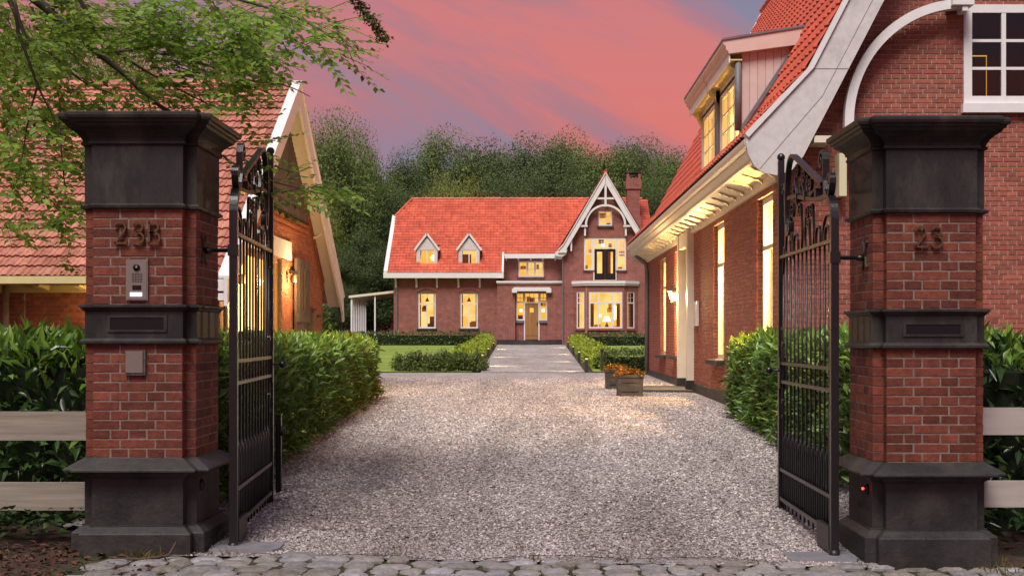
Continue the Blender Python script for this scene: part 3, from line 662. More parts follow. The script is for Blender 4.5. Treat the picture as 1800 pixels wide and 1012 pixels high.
# ------------------------------------------------------------------ building helpers
def fbox(mb, fn, u0, u1, n0, n1, z0, z1):
    return mb.add([fn(u, n, z) for z in (z0, z1) for n in (n0, n1) for u in (u0, u1)],
                  [(0, 1, 3, 2), (4, 6, 7, 5), (0, 4, 5, 1), (1, 5, 7, 3), (3, 7, 6, 2), (2, 6, 4, 0)])
DIM = mat('dark_furniture', (0.10, 0.045, 0.02), rough=0.6); CUR = mat('amber_curtain', (0.60, 0.33, 0.08), rough=0.8, noise=0.3, nscale=6, nstretch=(6, 6, .3)); WARMWALL = mat('ochre_cupboard', (0.55, 0.24, 0.04), rough=.7)
house = None
def window(par, fn, u0, u1, z0, z1, cols=(0.5,), transom=None, fm=WHITE, fw=0.06, bar=0.05, muntin_rows=0, muntin_cols=0, top_muntins=0,
           rec=0.06, room=LIT, depth=0.9, label=None, margin=0.5, mw=0.022, gl=None, mid_top=True):
    """a framed window: one frame mesh, a pane per light, thin glazing bars, the room behind"""
    m = MB(); n0, n1 = -rec - 0.05, -rec
    for (a, b, c, d) in ((u0, u1, z1 - fw, z1), (u0, u1, z0, z0 + fw), (u0, u0 + fw, z0 + fw, z1 - fw), (u1 - fw, u1, z0 + fw, z1 - fw)): fbox(m, fn, a, b, n0, n1, c, d)
    iu0, iu1, iz0, iz1 = u0 + fw, u1 - fw, z0 + fw, z1 - fw
    us = [iu0] + [iu0 + (iu1 - iu0) * c for c in cols] + [iu1]
    zs = [iz0, iz1] if transom is None else [iz0, transom, iz1]
    if transom is not None: fbox(m, fn, iu0, iu1, n0 + .004, n1 + .006, transom - bar / 2, transom + bar / 2)
    for c in us[1:-1]:
        fbox(m, fn, c - bar / 2, c + bar / 2, n0 + .006, n1 - .004, iz0, iz1 if (mid_top or transom is None) else transom)
    w_ = m.build('window', fm, par)
    if label: w_['label'] = label
    for i in range(len(us) - 1):
        for j in range(len(zs) - 1):
            g = MB(); fbox(g, fn, us[i] + .004, us[i + 1] - .004, n0 + .020, n0 + .026, zs[j] + .004, zs[j + 1] - .004); g.build('pane', gl or GLASS, w_)
    bm_ = MB()
    nr = {0: muntin_rows, 1: top_muntins}
    for i in range(len(us) - 1):
        for j in range(len(zs) - 1):
            top = (j == 1) if transom is not None else False
            r_ = nr[1] if top else muntin_rows
            for k in range(r_):
                z = zs[j] + (zs[j + 1] - zs[j]) * (k + 1) / (r_ + 1); fbox(bm_, fn, us[i], us[i + 1], n0 + .012, n1 - .012, z - mw / 2, z + mw / 2)
            c_ = muntin_cols if not top else (max(1, top_muntins) if top_muntins else 0)
            for k in range(c_):
                u = us[i] + (us[i + 1] - us[i]) * (k + 1) / (c_ + 1); fbox(bm_, fn, u - mw / 2, u + mw / 2, n0 + .014, n1 - .014, zs[j], zs[j + 1])
    if bm_.v: bm_.build('glazing_bar', fm, w_)
    if room:
        r_ = MB(); a_, b_, c_, d_ = u0 - margin, u1 + margin, z0 - .25, z1 + .25; q_ = -rec - .30
        r_.add([fn(u, n, z) for (u, n, z) in ((a_, q_, c_), (b_, q_, c_), (b_, q_, d_), (a_, q_, d_), (a_, -depth, c_), (b_, -depth, c_), (b_, -depth, d_), (a_, -depth, d_))], [(4, 5, 6, 7), (0, 4, 7, 3), (1, 2, 6, 5), (3, 7, 6, 2)])
        r_.build('lit_room', room, w_)
        if depth > .75 and par is house:                        # furniture against the lit walls
            W_, H_ = u1 - u0, z1 - z0; R_ = random.Random(int(u0 * 97 + z0 * 31))
            for k in range(R_.choice((2, 3))):
                a_ = u0 + W_ * R_.uniform(.05, .75); l_ = R_.uniform(.18, .45); low = R_.random() < .6
                c_ = z0 - .1 if low else z0 + H_ * R_.uniform(.45, .6); d_ = c_ + (R_.uniform(.3, .55) if low else R_.uniform(.2, .4))
                q_ = MB(); fbox(q_, fn, a_, min(a_ + l_, u1), -depth + .04, -depth + (.35 if low else .07), c_, d_); q_.build('cabinet' if low else 'picture', R_.choice((CUR, WARMWALL, DIM)), w_)
            if R_.random() < .5:
                x_ = u0 + W_ * R_.uniform(.25, .75); q_ = MB(); fbox(q_, fn, x_, x_ + .16, -depth + .2, -depth + .36, z0 + H_ * .32, z0 + H_ * .32 + .16); q_.build('lamp_shade', LAMP, w_)
    return w_
def tile_verts(tw, tl, prof, th):
    """one tile: profile across, lying along +v, its lower edge thick; local (u,v,h)"""
    k = len(prof); vs = [(s * tw, 0, h + th) for s, h in prof] + [(s * tw, tl * 1.08, h) for s, h in prof] + [(s * tw, 0.004, h + th - 0.022) for s, h in prof]
    fs = [(i, i + 1, k + i + 1, k + i) for i in range(k - 1)] + [(2 * k + i, 2 * k + i + 1, i + 1, i) for i in range(k - 1)]
    return vs, fs
S_PAN = [(0, .012), (.16, .030), (.34, .024), (.55, .004), (.75, .000), (.9, .006), (1.0, .012)]
RIBBED = [(0, .018), (.08, .020), (.16, .004), (.30, .004), (.40, .018), (.48, .018), (.56, .004), (.70, .004), (.80, .018), (.9, .022), (1.0, .018)]
def in_frame(p, mx=10):
    if p[1] <= 0.5: return False
    x = CX + F * p[0] / p[1]; y = CY - F * (p[2] - EYE) / p[1]
    return -mx < x < 1800 + mx and -mx < y < 1012 + mx
def tile_roof(par, org, U, Vd, ulen, vlen, tw, tl, m, prof, n_parts=0, inside=None, th=.024, jit=.0, hidden=None):
    U = Vector(U).normalized(); Vd = Vector(Vd).normalized(); Nn = U.cross(Vd)
    if Nn.z < 0: Nn = -Nn
    org = Vector(org); vs, fs = tile_verts(tw, tl, prof, th)
    nu, nv = max(1, round(ulen / tw)), max(1, math.ceil(vlen / tl))
    tiles = []
    for j in range(nv):
        for i in range(nu):
            u, v = i * tw, j * tl
            if inside and not inside(u + tw / 2, v + tl / 2): continue
            c = org + U * u + Vd * v; mid = c + U * tw / 2 + Vd * tl / 2
            pr = 0 if (in_frame(mid) and not (hidden and hidden(mid))) else 1
            tiles.append((pr, mid.length, c))
    tiles.sort(key=lambda t: (t[0], t[1]))
    me = None
    if n_parts:
        me = bpy.data.meshes.new('tile'); me.from_pydata(vs, [], fs); me.materials.append(m)
    Vs = np.array(vs); Fs = np.array(fs); AV = []; AF = []; k = 0
    B = np.array([U, Vd, Nn])
    for idx, (pr, _, c) in enumerate(tiles):
        a, b = random.uniform(-jit, jit), random.uniform(-jit, jit) * .4
        if idx < n_parts and pr == 0:
            u2 = (U + Nn * a).normalized(); v2 = (Vd + U * b).normalized(); n2 = u2.cross(v2)
            if n2.dot(Nn) < 0: n2 = -n2
            piece(me, 'tile', par, None, mtx=Matrix(((u2.x, v2.x, n2.x, c.x), (u2.y, v2.y, n2.y, c.y), (u2.z, v2.z, n2.z, c.z), (0, 0, 0, 1))))
        else:
            AV.append(Vs @ B + np.array(c)); AF.append(Fs + k); k += len(Vs)
    if AV: np_mesh('tiles', np.concatenate(AV), np.concatenate(AF), m, par, kind='stuff')
    return tiles

# ------------------------------------------------------------------ the main house at the end of the drive
D0, DE, DW, DB, DU = 82.6, 81.8, 81.0, 80.2, 84.2         # planes: left facade, porch block, gable wing, bay, set-back upper wall
def hx(px, d): return (px - CX) / F * d
def hz(py, d): return EYE + (CY - py) / F * d
GZ = gz(0, 82) - .05
house = thing('main_house', 'red brick villa with orange tiled roof and pointed gable at the end of the drive', 'house', (0, 85, GZ))
f0 = lambda u, n, z: (u, D0 - n, z)
fe = lambda u, n, z: (u, DE - n, z)
fw_ = lambda u, n, z: (u, DW - n, z)
fb_ = lambda u, n, z: (u, DB - n, z)
fu = lambda u, n, z: (u, DU - n, z)
def wall(fn, u0, u1, z0, z1, holes, name='wall', par=house, m=BRICK_H, th=.3):
    mb = MB()
    for (a, b, c, d) in slab_cells(u0, u1, z0, z1, holes): fbox(mb, fn, a, b, -th, 0, c, d)
    return mb.build(name, m, par)
XL = hx(692, D0)
zE = hz(484, D0)
w1 = (hx(734.5, D0), hx(766, D0), hz(577, D0), hz(514, D0)); w2 = (hx(808.7, D0), hx(840, D0), hz(577, D0), hz(514, D0))
wall(f0, XL, hx(876, D0), GZ, zE + .25, [w1, w2])
for k, w in enumerate((w1, w2)):
    o = window(house, f0, *w, cols=(.5,), transom=hz(534, D0), top_muntins=0, muntin_rows=1, fw=.10, bar=.09, room=LIT_W, depth=1.6, rec=.08, mid_top=False, mw=.03)
    m = MB(); fbox(m, f0, w[0] - .08, w[1] + .08, -.02, .09, w[2] - .10, w[2] - .002); m.build('window_sill', STONE_W, house)
    m = MB(); cxm = (w[0] + w[1]) / 2; r = w[1] - w[0]
    pts = arc(cxm, w[3] - r * .75, r * 1.0, PI * .30, PI * .70, 10)
    ribbon(m, pts, .16, .05, lambda u, z, n: (u, D0 - .02 + n, z)); m.build('brick_arch', BRICK_H, house)
# things to see in the rooms
def room_item(name, mb, m): return mb.build(name, m, house)
DIM = mat('dark_furniture', (0.10, 0.045, 0.02), rough=0.6); CUR = mat('amber_curtain', (0.60, 0.33, 0.08), rough=0.8, noise=0.3, nscale=6, nstretch=(6, 6, .3))
m = MB(); fbox(m, f0, w1[0] + .22, w1[0] + .48, -1.5, -1.45, w1[2] + 1.28, w1[2] + 1.55); room_item('picture', m, DIM)
m = MB(); fbox(m, f0, w1[1] - .45, w1[1] - .2, -.9, -.7, w1[2] + .05, w1[2] + .8); fbox(m, f0, w1[1] - .5, w1[1] - .1, -1.0, -.6, w1[2] - .1, w1[2] + .35); room_item('armchair', m, mat('chair_fabric', (0.30, 0.15, 0.04), rough=0.8))
m = MB(); fbox(m, f0, w2[1] - .5, w2[1] - .12, -1.3, -1.1, w2[2] - .1, w2[2] + .5); room_item('sideboard', m, CUR)
for w in (w1, w2):
    for s_ in (w[0] + .10, w[1] - .17):
        m = MB(); fbox(m, f0, s_, s_ + .07, -.45, -.42, w[2] - .05, w[3]); room_item('curtain', m, CUR)
    m = MB(); c = (w[0] + .55, D0 + .9, w[3] - .55); m.lathe(c, [(.02, .25), (.14, .0), (.15, -.02)], 8); m.tube([(c[0], c[1], c[2] + .2), (c[0], c[1], c[2] + 1.0)], .01, 4); room_item('pendant_lamp', m, DIM)
# eaves board, brackets, downpipe
ye = 82.05; zEv = hz(480, ye)
MB().box(hx(674, ye), hx(884.5, ye), ye - .05, ye + .12, hz(488.5, ye), hz(479.5, ye)).box(hx(674, ye), hx(884.5, ye), ye + .12, D0 + .02, hz(487, ye), hz(485.5, ye)).build('eaves_gutter', WHITE, house)
for px in (695, 731.5, 767.6, 805.5, 843):
    x = hx(px, ye + .2); z1 = hz(488, ye); m = MB()
    m.prism([(D0, z1), (ye + .1, z1), (ye + .14, z1 - .12), (D0 - .16, z1 - .28), (D0 - .10, z1 - .62), (D0, z1 - .66)], 'x', x - .06, x + .06); m.build('bracket', WHITE, house)
MB().tube([(hx(698, D0), D0 - .07, GZ), (hx(698, D0), D0 - .07, hz(490, D0))], .05, 6).build('downpipe', LEAD, house)
# main roof: one slope towards the drive, cut back over the porch, half hip on the left
slope = 0.81; yr = 89.0
def zroof(y): return zEv + slope * (y - ye)
sl = math.hypot(1, slope)
Xv = hx(676, ye); XR = 8.4; yh = 87.2; xh = hx(725, yr)
def inside_main(u, v):
    x = Xv + u; y = ye + v / sl
    if y > yr: return False
    if y > yh and x < Xv + (y - yh) / (yr - yh) * (xh - Xv): return False
    if x > hx(883, 83) and y < 83.75: return False
    for pc in (750.5, 824.5):
        if hx(pc - 17, 83) < x < hx(pc + 17, 83) and 82.9 < y < 84.5: return False
    return True
tile_roof(house, (Xv + .12, ye - .02, zEv + .02), (1, 0, 0), (0, 1, slope), XR - Xv, (yr - ye) * sl, .215, .315, TILE_H, S_PAN, 0, inside_main, th=.03)
ut = .04
m = MB()
def under(pts): # a deck under the tiles
    m.add([(x, y, zroof(y) - .02) for x, y in pts] + [(x, y, zroof(y) - .14) for x, y in pts], [tuple(range(len(pts))), tuple(range(2 * len(pts) - 1, len(pts) - 1, -1))] + [(i, (i + 1) % len(pts), len(pts) + (i + 1) % len(pts), len(pts) + i) for i in range(len(pts))])
xc = hx(883, 83)
DORM = [(hx(pc - 17.5, 82.95), hx(pc + 17.5, 82.95)) for pc in (750.5, 824.5)]
(a0, a1), (b0, b1) = DORM
under([(Xv + .1, ye + .05), (a0, ye + .05), (a0, yr), (xh, yr), (Xv + .1, yh)])
under([(a1, ye + .05), (b0, ye + .05), (b0, yr), (a1, yr)]); under([(b1, ye + .05), (xc, ye + .05), (xc, yr), (b1, yr)]); under([(xc, 83.75), (XR, 83.75), (XR, yr), (xc, yr)])
for (p_, q_) in DORM: under([(p_, ye + .05), (q_, ye + .05), (q_, 82.95), (p_, 82.95)]); under([(p_, 84.7), (q_, 84.7), (q_, yr), (p_, yr)])
zr_ = zroof(yr); m.add([(xh, yr, zr_ - .05), (XR, yr, zr_ - .05), (XR, 2 * yr - ye, zEv), (Xv, 2 * yr - ye, zEv), (Xv, 2 * yr - yh, zroof(yh))], [(0, 1, 2, 3, 4)])
m.build('roof_deck', TILE_H, house)
# half hip and ridge
MB().add([(Xv + .1, yh, zroof(yh)), (Xv + .1, 2 * yr - yh, zroof(yh)), (xh, yr, zr_)], [(0, 1, 2)]).build('half_hip', TILE_H, house)
rp = [(xh + i * .42, yr, zr_ + .04) for i in range(int((XR - xh) / .42) + 1)]
for a in range(len(rp) - 1): MB().tube([(rp[a][0], yr, rp[a][2] - .03), (rp[a][0] + .44, yr, rp[a][2])], [.10, .115], 8).build('ridge_tile', TILE_H, house)
for k in range(6):
    a = Vector((Xv + .1, yh, zroof(yh) + .03)).lerp(Vector((xh, yr, zr_ + .04)), k / 6); b = Vector((Xv + .1, yh, zroof(yh) + .03)).lerp(Vector((xh, yr, zr_ + .04)), (k + 1.06) / 6)
    MB().tube([a, b], [.09, .11], 8).build('hip_tile', TILE_H, house)
# white verge on the left, cheek at the porch cut
MB().prism([(ye - .04, zEv - .28), (yh + .1, zroof(yh) - .22), (yh + .1, zroof(yh) + .16), (ye - .04, zEv + .16)], 'x', Xv - .06, Xv + .20).build('verge_board', WHITE, house)
MB().prism([(ye - .04, zEv - .28), (DU, zEv - .28), (DU, zroof(84.0) + .10), (83.75, zroof(83.75) + .10), (ye - .04, zEv + .12)], 'x', xc - .02, xc + .10).build('roof_cheek', WHITE, house)
ze2 = zroof(83.75)
MB().box(xc + .02, hx(988, 83.7), 83.55, 83.85, ze2 - .30, ze2 + .0).build('upper_gutter', WHITE, house)
for px in (890, 911, 933, 954, 976): MB().box(hx(px, 83.8) - .05, hx(px, 83.8) + .05, 83.84, 84.19, ze2 - .42, ze2 - .27).build('bracket', WHITE, house)
# upper set-back wall with the three-light window
uw = (hx(911, DU), hx(956, DU), hz(487, DU), hz(459, DU))
wall(fu, xc + .09, hx(992, DU), hz(500, DU) - .4, ze2 - .05, [uw])
window(house, fu, *uw, cols=(.34, .67), fw=.09, bar=.14, muntin_rows=1, muntin_cols=1, room=LIT, depth=1.0, rec=.05, mw=.03)
m = MB(); fbox(m, fu, uw[0] - .1, uw[1] + .1, 0, .08, uw[2] - .10, uw[2] - .002); m.build('window_sill', STONE_W, house)
# gabled roof windows
for k, (pc, mt) in enumerate(((750.5, LIT_O), (824.5, LIT))):
    yd = 82.95; x0, x1 = hx(pc - 18.5, yd), hx(pc + 18.5, yd); zb, zt = hz(470, yd), hz(438.5, yd); xm = (x0 + x1) / 2; zp = hz(410.5, yd - .1)
    wv = (hx(pc - 13.2, yd), hx(pc + 13.2, yd), hz(466.5, yd), hz(439.5, yd))
    fd = lambda u, n, z: (u, yd - n, z)
    dm = MB()
    for (a, b, c, d) in slab_cells(x0, x1, zb, zt + .02, [wv]): fbox(dm, fd, a, b, -.12, 0, c, d)
    fbox(dm, fd, x0, x0 + .08, -2.2, -.12, zb, zt); fbox(dm, fd, x1 - .08, x1, -2.2, -.12, zb, zt)
    dm.prism([(x0, zt + .02), (x1, zt + .02), (xm, zp - .25)], 'y', yd, yd + .1)
    dorm = dm.build('dormer', GREYW, house, ); dorm['label'] = 'small white gabled dormer, ' + ('left one' if k == 0 else 'right one')
    window(dorm, fd, *wv, cols=(.5,), fw=.05, bar=.07, room=None, rec=.02, mid_top=True)
    r_ = MB(); fbox(r_, fd, x0 + .1, x1 - .1, -1.3, -1.27, zb + .05, zt + .2); r_.build('lit_room', mt, dorm)
    for s in (-1, 1):
        xe_ = x0 - .13 if s < 0 else x1 + .13
        m = MB(); p, q = Vector((xe_, 0, zt - .05)), Vector((xm, 0, zp))
        ribbon(m, [(p.x, p.z), (q.x, q.z)], .13, .12, lambda u, z, n: (u, yd - .06 + n, z)); m.build('barge_board', WHITE, dorm)
        m = MB().add([(xe_, yd - .05, zt + .02), (xm, yd - .05, zp + .07), (xm, yd + 2.6, zp + .07), (xe_, yd + 2.6, zt + .02)], [(0, 1, 2, 3)]); m.build('dormer_roof', LEAD, dorm)
    MB().box(x0 - .06, x1 + .06, yd - .05, yd + .05, zb - .10, zb).build('lead_apron', LEAD, dorm)
    if k == 0: MB().ball((xm + .40, yd + .8, wv[3] - .45), .20, 12).build('globe_lamp', LAMP, dorm, True)
    else: MB().box(xm - .5, xm + .1, yd + .9, yd + .95, wv[2] + .2, wv[2] + .8).build('cupboard', CUR, dorm)
# porch block
px0, px1 = hx(874, DE), hx(991.5, DE); zc = hz(497, DE); zpl = hz(597, DE)
op = (hx(905.5, DE), hx(962.5, DE), zpl - .02, hz(514, DE))
wall(fe, px0, px1, GZ, zc, [op], th=.35)
MB().box(px0 - .05, px1 + .0, DE - .14, DU, zc, zc + .12).box(px0 - .02, px1, DE - .07, DU, zc - .08, zc).build('cornice', WHITE, house)
MB().box(px0, px0 + .3, DE + .35, DU, GZ, zc - .1).build('wall', BRICK_H, house)
for (p_, q_) in ((px0 - .04, op[0]), (op[1], px1 - .02)):
    m = MB(); fbox(m, fe, p_, q_, 0.002, .05, GZ, zpl); m.build('plinth', STONE, house)
# door recess: side lights, fanlights, the oak door
YD = DE + .34; fdr = lambda u, n, z: (u, YD - n, z)
zs0, ztr, ztop = hz(563, YD), hz(531, YD), hz(514, YD)
xa, xb, xc1, xd = hx(907, YD), hx(921.5, YD), hx(948, YD), hx(962, YD)
wall(fdr, op[0] - .1, op[1] + .1, zpl - .05, ztop + .2, [(xa, xd, zs0, ztop), (xb, xc1, zpl - .06, ztop)])
window(house, fdr, xa, xb, zs0, ztop, cols=(), transom=ztr, fw=.09, bar=.10, fm=CREAM, top_muntins=1, room=LIT_O, depth=.8, rec=-.03, margin=.05, mw=.03)
window(house, fdr, xc1, xd, zs0, ztop, cols=(), transom=ztr, fw=.09, bar=.10, fm=CREAM, top_muntins=1, room=LIT_O, depth=.8, rec=-.03, margin=.05, mw=.03)
window(house, fdr, xb + .001, xc1 - .001, ztr - .06, ztop, cols=(.333, .667), fw=.07, bar=.03, fm=CREAM, muntin_rows=1, room=LIT, depth=.8, rec=-.025, margin=.05, mw=.03)
for (a, b) in ((xb - .02, xb + .06), (xc1 - .06, xc1 + .02)):
    m = MB(); fbox(m, fdr, a, b, -.05, .06, zpl - .02, ztr - .06); m.build('door_jamb', WHITE, house)
dm = MB(); fbox(dm, fdr, xb + .06, xc1 - .06, -.06, -.01, zpl, ztr - .07)
door = dm.build('front_door', OAK, house); door['label'] = 'oak plank front door with a small square light'
dx0, dx1 = xb + .08, xc1 - .08
for i in range(4):
    a = dx0 + (dx1 - dx0) * i / 4; b = dx0 + (dx1 - dx0) * (i + 1) / 4 - .018
    zt_ = ztr - .12
    m = MB(); fbox(m, fdr, a, b, -.012, .012, zpl + .28, zt_); m.build('plank', OAK, door)
m = MB(); fbox(m, fdr, dx0, dx1, -.012, .03, zpl + .02, zpl + .24); m.build('kick_board', OAK, door)
m = MB(); fbox(m, fdr, (dx0 + dx1) / 2 - .13, (dx0 + dx1) / 2 + .13, .013, .02, ztr - .68, ztr - .38); m.build('door_light', LIT, door)
m = MB(); fbox(m, fdr, dx1 - .09, dx1 - .05, .012, .07, zpl + .95, zpl + 1.2); m.build('handle', BLACK, door)
m = MB(); zl = hz(514.5, DE); zt_ = hz(505, DE)
fbox(m, fe, hx(903, DE), hx(967, DE), .002, .22, zl + .10, zt_); fbox(m, fe, hx(900, DE), hx(909, DE), .002, .26, zl, zt_ - .08); fbox(m, fe, hx(960, DE), hx(969, DE), .002, .26, zl, zt_ - .08)
m.build('door_hood', WHITE, house)
for (xs_, z_) in ((xa, zs0), (xc1 + .02, zs0)):
    m = MB(); fbox(m, fdr, xs_ - .05, xs_ + (xb - xa) + .0, -.02, .12, z_ - .16, z_ - .01); m.build('stone_sill', LEAD, house)
MB().box(hx(898, DE - .6), hx(970, DE - .6), DE - .75, DE - .002, GZ - .1, hz(601, DE)).box(hx(904, DE - .3), hx(965, DE), DE - .38, DE + .3, hz(601, DE), zpl - .02).build('door_step', STONE_W, house)
# gable wing
gx0, gx1 = hx(991, DW), hx(1138.5, DW); gcx = hx(1064.5, DW); zeW = hz(440, DW); zpk = hz(303.5, 80.6)
aw = (hx(1052, DW), hx(1076, DW), hz(397, DW), hz(370, DW)); ul = (hx(1026.5, DW), hx(1100.5, DW), hz(475, DW), hz(418, DW)); dl = (hx(1043, DW), hx(1084, DW), hz(492.5, DW), hz(438, DW))
wall(fw_, gx0, gx1, GZ, zeW - .2, [ul, dl, (hx(1010, DW), hx(1118, DW), GZ - 1, hz(500, DW))])
kk = (zpk - .55 - zeW) / (gcx - gx0)
mb = MB()
def zg(x): return zeW - .2 + (min(x - gx0, gx1 - x)) * kk
def gpoly(xs, lo): mb.prism([(xs[0], lo), (xs[-1], lo)] + [(x, zg(x)) for x in reversed(xs)], 'y', DW, DW + .3)
gpoly([gx0, ul[0]], zeW - .2); gpoly([ul[1], gx1], zeW - .2); gpoly([ul[0], aw[0]], ul[3]); gpoly([aw[1], ul[1]], ul[3]); gpoly([aw[0], gcx, aw[1]], aw[3]); fbox(mb, fw_, aw[0], aw[1], -.3, 0, ul[3], aw[2])
mb.build('gable_wall', BRICK_H, house)
window(house, fw_, *aw, cols=(.5,), fw=.10, bar=.05, muntin_rows=2, room=LIT, depth=.8, rec=.04, margin=.1, mw=.02)
m = MB(); fbox(m, fw_, aw[0] - .1, aw[1] + .1, 0, .1, aw[2] - .12, aw[2] - .002); m.build('window_sill', STONE_W, house)
zt2 = hz(437, DW)
for (a, b) in ((ul[0], dl[0] - .0), (dl[1], ul[1])):
    window(house, fw_, a, b, ul[2], ul[3], cols=(), transom=hz(446, DW), fw=.09, bar=.08, muntin_rows=0, top_muntins=2, room=LIT_W, depth=1.2, rec=.03, margin=.1, mw=.02)
    m = MB(); fbox(m, fw_, a - .06, b + .06, 0, .08, ul[2] - .10, ul[2] - .002); m.build('window_sill', STONE_W, house)
window(house, fw_, dl[0], dl[1], zt2, ul[3], cols=(), fw=.09, bar=.05, muntin_rows=2, muntin_cols=5, room=LIT_W, depth=1.2, rec=.031, margin=.1, mw=.02)
BLK = mat('black_paint', (0.012, 0.012, 0.014), rough=0.3)
xm_ = (dl[0] + dl[1]) / 2
for (a, b) in ((dl[0] + .07, xm_ - .01), (xm_ + .01, dl[1] - .07)):
    m = MB()
    for (p, q, c, d) in slab_cells(a, b, dl[2] + .03, zt2 - .02, [(a + .17, b - .17, dl[2] + .45, zt2 - .20)]): fbox(m, fw_, p, q, -.10, -.04, c, d)
    dr = m.build('balcony_door', BLK, house)
    g = MB(); fbox(g, fw_, a + .15, b - .15, -.075, -.07, dl[2] + .43, zt2 - .18); g.build('pane', GLASS, dr)
    g = MB(); fbox(g, fw_, a + .06, b - .06, -.04, -.025, dl[2] + .10, dl[2] + .36); g.build('door_panel', BLK, dr)
m = MB(); fbox(m, fw_, dl[0], dl[1], -1.2, -1.17, dl[2], zt2); m.build('lit_room', LIT_W, house)
for x in (dl[0] + .75, xm_ + .18):
    m = MB(); fbox(m, fw_, x, x + .22, -.5, -.46, dl[2] + .1, zt2); m.build('curtain', mat('orange_curtain', (0.75, 0.30, 0.04), rough=.8), house)
for p_ in (dl[0] + .02, dl[1] - .065):
    m = MB(); fbox(m, fw_, p_, p_ + .045, -.03, .05, dl[2], zt2); m.build('door_jamb', WHITE, house)
# barge boards, king post, collar, arch and corbels of the gable
yb = 80.55
fbg = lambda u, z, n: (u, yb + n, z)
def gp(px, py): p = P(px, py, yb); return (p.x, p.z)
for s in (-1, 1):
    mir = (lambda p: p) if s < 0 else (lambda p: (2 * gcx * yb / DW - p[0], p[1]))
    ft = [(982, 439), (989, 431), (1064.8, 303.5)]; inn = [(1064.8, 322), (996, 437), (996, 444), (981, 444)]
    poly = [mir(gp(*q)) for q in ft + inn]
    MB().prism(poly, 'y', yb, yb + .10).build('barge_board', WHITE, house)
    MB().prism([mir(gp(*q)) for q in ((981, 438), (990, 428.5), (1064.8, 301.5), (1064.8, 304.5), (990.5, 430.5), (982, 439.8))], 'y', yb - .06, yb + .16).build('verge_capping', WHITE, house)
    # foot: return of the gutter, corbels
    MB().prism([mir(gp(*q)) for q in ((1020, 395.5), (1033, 395.5), (1033, 398.5), (1020, 398.5))], 'y', yb + .05, yb + .2).build('arch_foot', WHITE, house)
    MB().prism([mir(gp(*q)) for q in ((1027, 398.5), (1030.5, 398.5), (1030, 414), (1027, 414))], 'y', yb + .15, DW).build('corbel', WHITE, house)
    MB().prism([mir(gp(*q)) for q in ((1003, 424), (1006, 419), (1005.5, 441), (1003, 441))], 'y', yb + .1, DW).build('corbel', WHITE, house)
    # tiled slope of the wing
    e0 = mir(gp(982, 438)); pk = gp(1064.8, 303)
    dirx = pk[0] - e0[0]; dz_ = pk[1] - e0[1]; ln = math.hypot(dirx, dz_)
    tile_roof(house, (e0[0], yb + .14, e0[1] + .04), (0, 1, 0), (dirx, 0, dz_), 9.0, ln, .215, .315, TILE_H, S_PAN, 0, None, th=.03)
    MB().add([(e0[0], yb + .1, e0[1]), (pk[0], yb + .1, pk[1]), (pk[0], yb + 9.2, pk[1]), (e0[0], yb + 9.2, e0[1])], [(0, 1, 2, 3)]).build('roof_deck', TILE_H, house)
MB().tube([(gcx * yb / DW, yb + .1, zpk + .02), (gcx * yb / DW, yb + 9.2, zpk + .02)], .11, 8).build('ridge_capping', TILE_H, house)
m = MB(); ribbon(m, [gp(1064.6, 318), gp(1064.6, 363)], .14, .12, lambda u, z, n: fbg(u, z, n + .10)); m.build('king_post', WHITE, house)
m = MB(); ribbon(m, [gp(1047, 348.5), gp(1082, 348.5)], .12, .10, lambda u, z, n: fbg(u, z, n + .11)); m.build('collar_beam', WHITE, house)
ca = gp(1064.6, 395); ra = 34.5 / F * yb
m = MB(); ribbon(m, arc(ca[0], ca[1], ra, PI, 0, 28), .13, .10, lambda u, z, n: fbg(u, z, n + .12)); m.build('gable_arch', WHITE, house)
MB().prism([gp(*q) for q in ((976, 449), (976, 444), (982, 438.5), (998, 438.5), (995, 447), (988, 451))], 'y', yb + .10, 83.6).build('gutter_return', WHITE, house)
MB().tube([(gx0 - .06, DW - .07, GZ), (gx0 - .06, DW - .07, zeW)], .05, 6).build('downpipe', LEAD, house)
# side walls of the wing and back of the house
MB().box(gx0, gx0 + .3, DW + .3, DU + .1, GZ, zeW).box(gx1 - .3, gx1, DW + .3, 90, GZ, zeW).box(XL, XL + .3, D0 + .3, 95, GZ, zE + .2).box(XL, gx1, 95, 95.3, GZ, zE + .2).build('wall', BRICK_H, house)
MB().prism([(D0 + .3, zE + .1), (95, zE + .1), (90.5, zroof(yh) - .2), (87.4, zroof(yh) - .2)], 'x', XL, XL + .3).build('gable_wall', BRICK_H, house)
# bay window: canted, flat roof with cornice
bx = [hx(1008, DW - .05), hx(1032, DB), hx(1097, DB), hx(1120.5, DW - .05)]
bz0, bz1, bzs, bzt = GZ, hz(500, DB), hz(577, DB), hz(512, DB)
cpoly = [(bx[0] - .12, DW), (bx[0] - .12, DW - .1), (bx[1] - .08, DB - .16), (bx[2] + .08, DB - .16), (bx[3] + .12, DW - .1), (bx[3] + .12, DW)]
MB().prism(cpoly, 'z', bz1 + .06, hz(493.5, DB)).prism([(x * .985 + gcx * .015, y + .05) for x, y in cpoly], 'z', bz1 - .06, bz1 + .06).build('bay_cornice', WHITE, house)
cen = (hx(1035, DB), hx(1094, DB), bzs, bzt)
wall(fb_, bx[1], bx[2], bz0, bz1 - .05, [cen], name='bay_wall', th=.2)
window(house, fb_, *cen, cols=(.27, .73), transom=hz(532, DB), fw=.10, bar=.10, top_muntins=1, room=LIT_W, depth=1.7, rec=.03, margin=.2, mw=.02)
m = MB(); fbox(m, fb_, cen[0] - .1, cen[1] + .1, 0, .1, cen[2] - .12, cen[2] - .002); m.build('window_sill', BRICK_H, house)
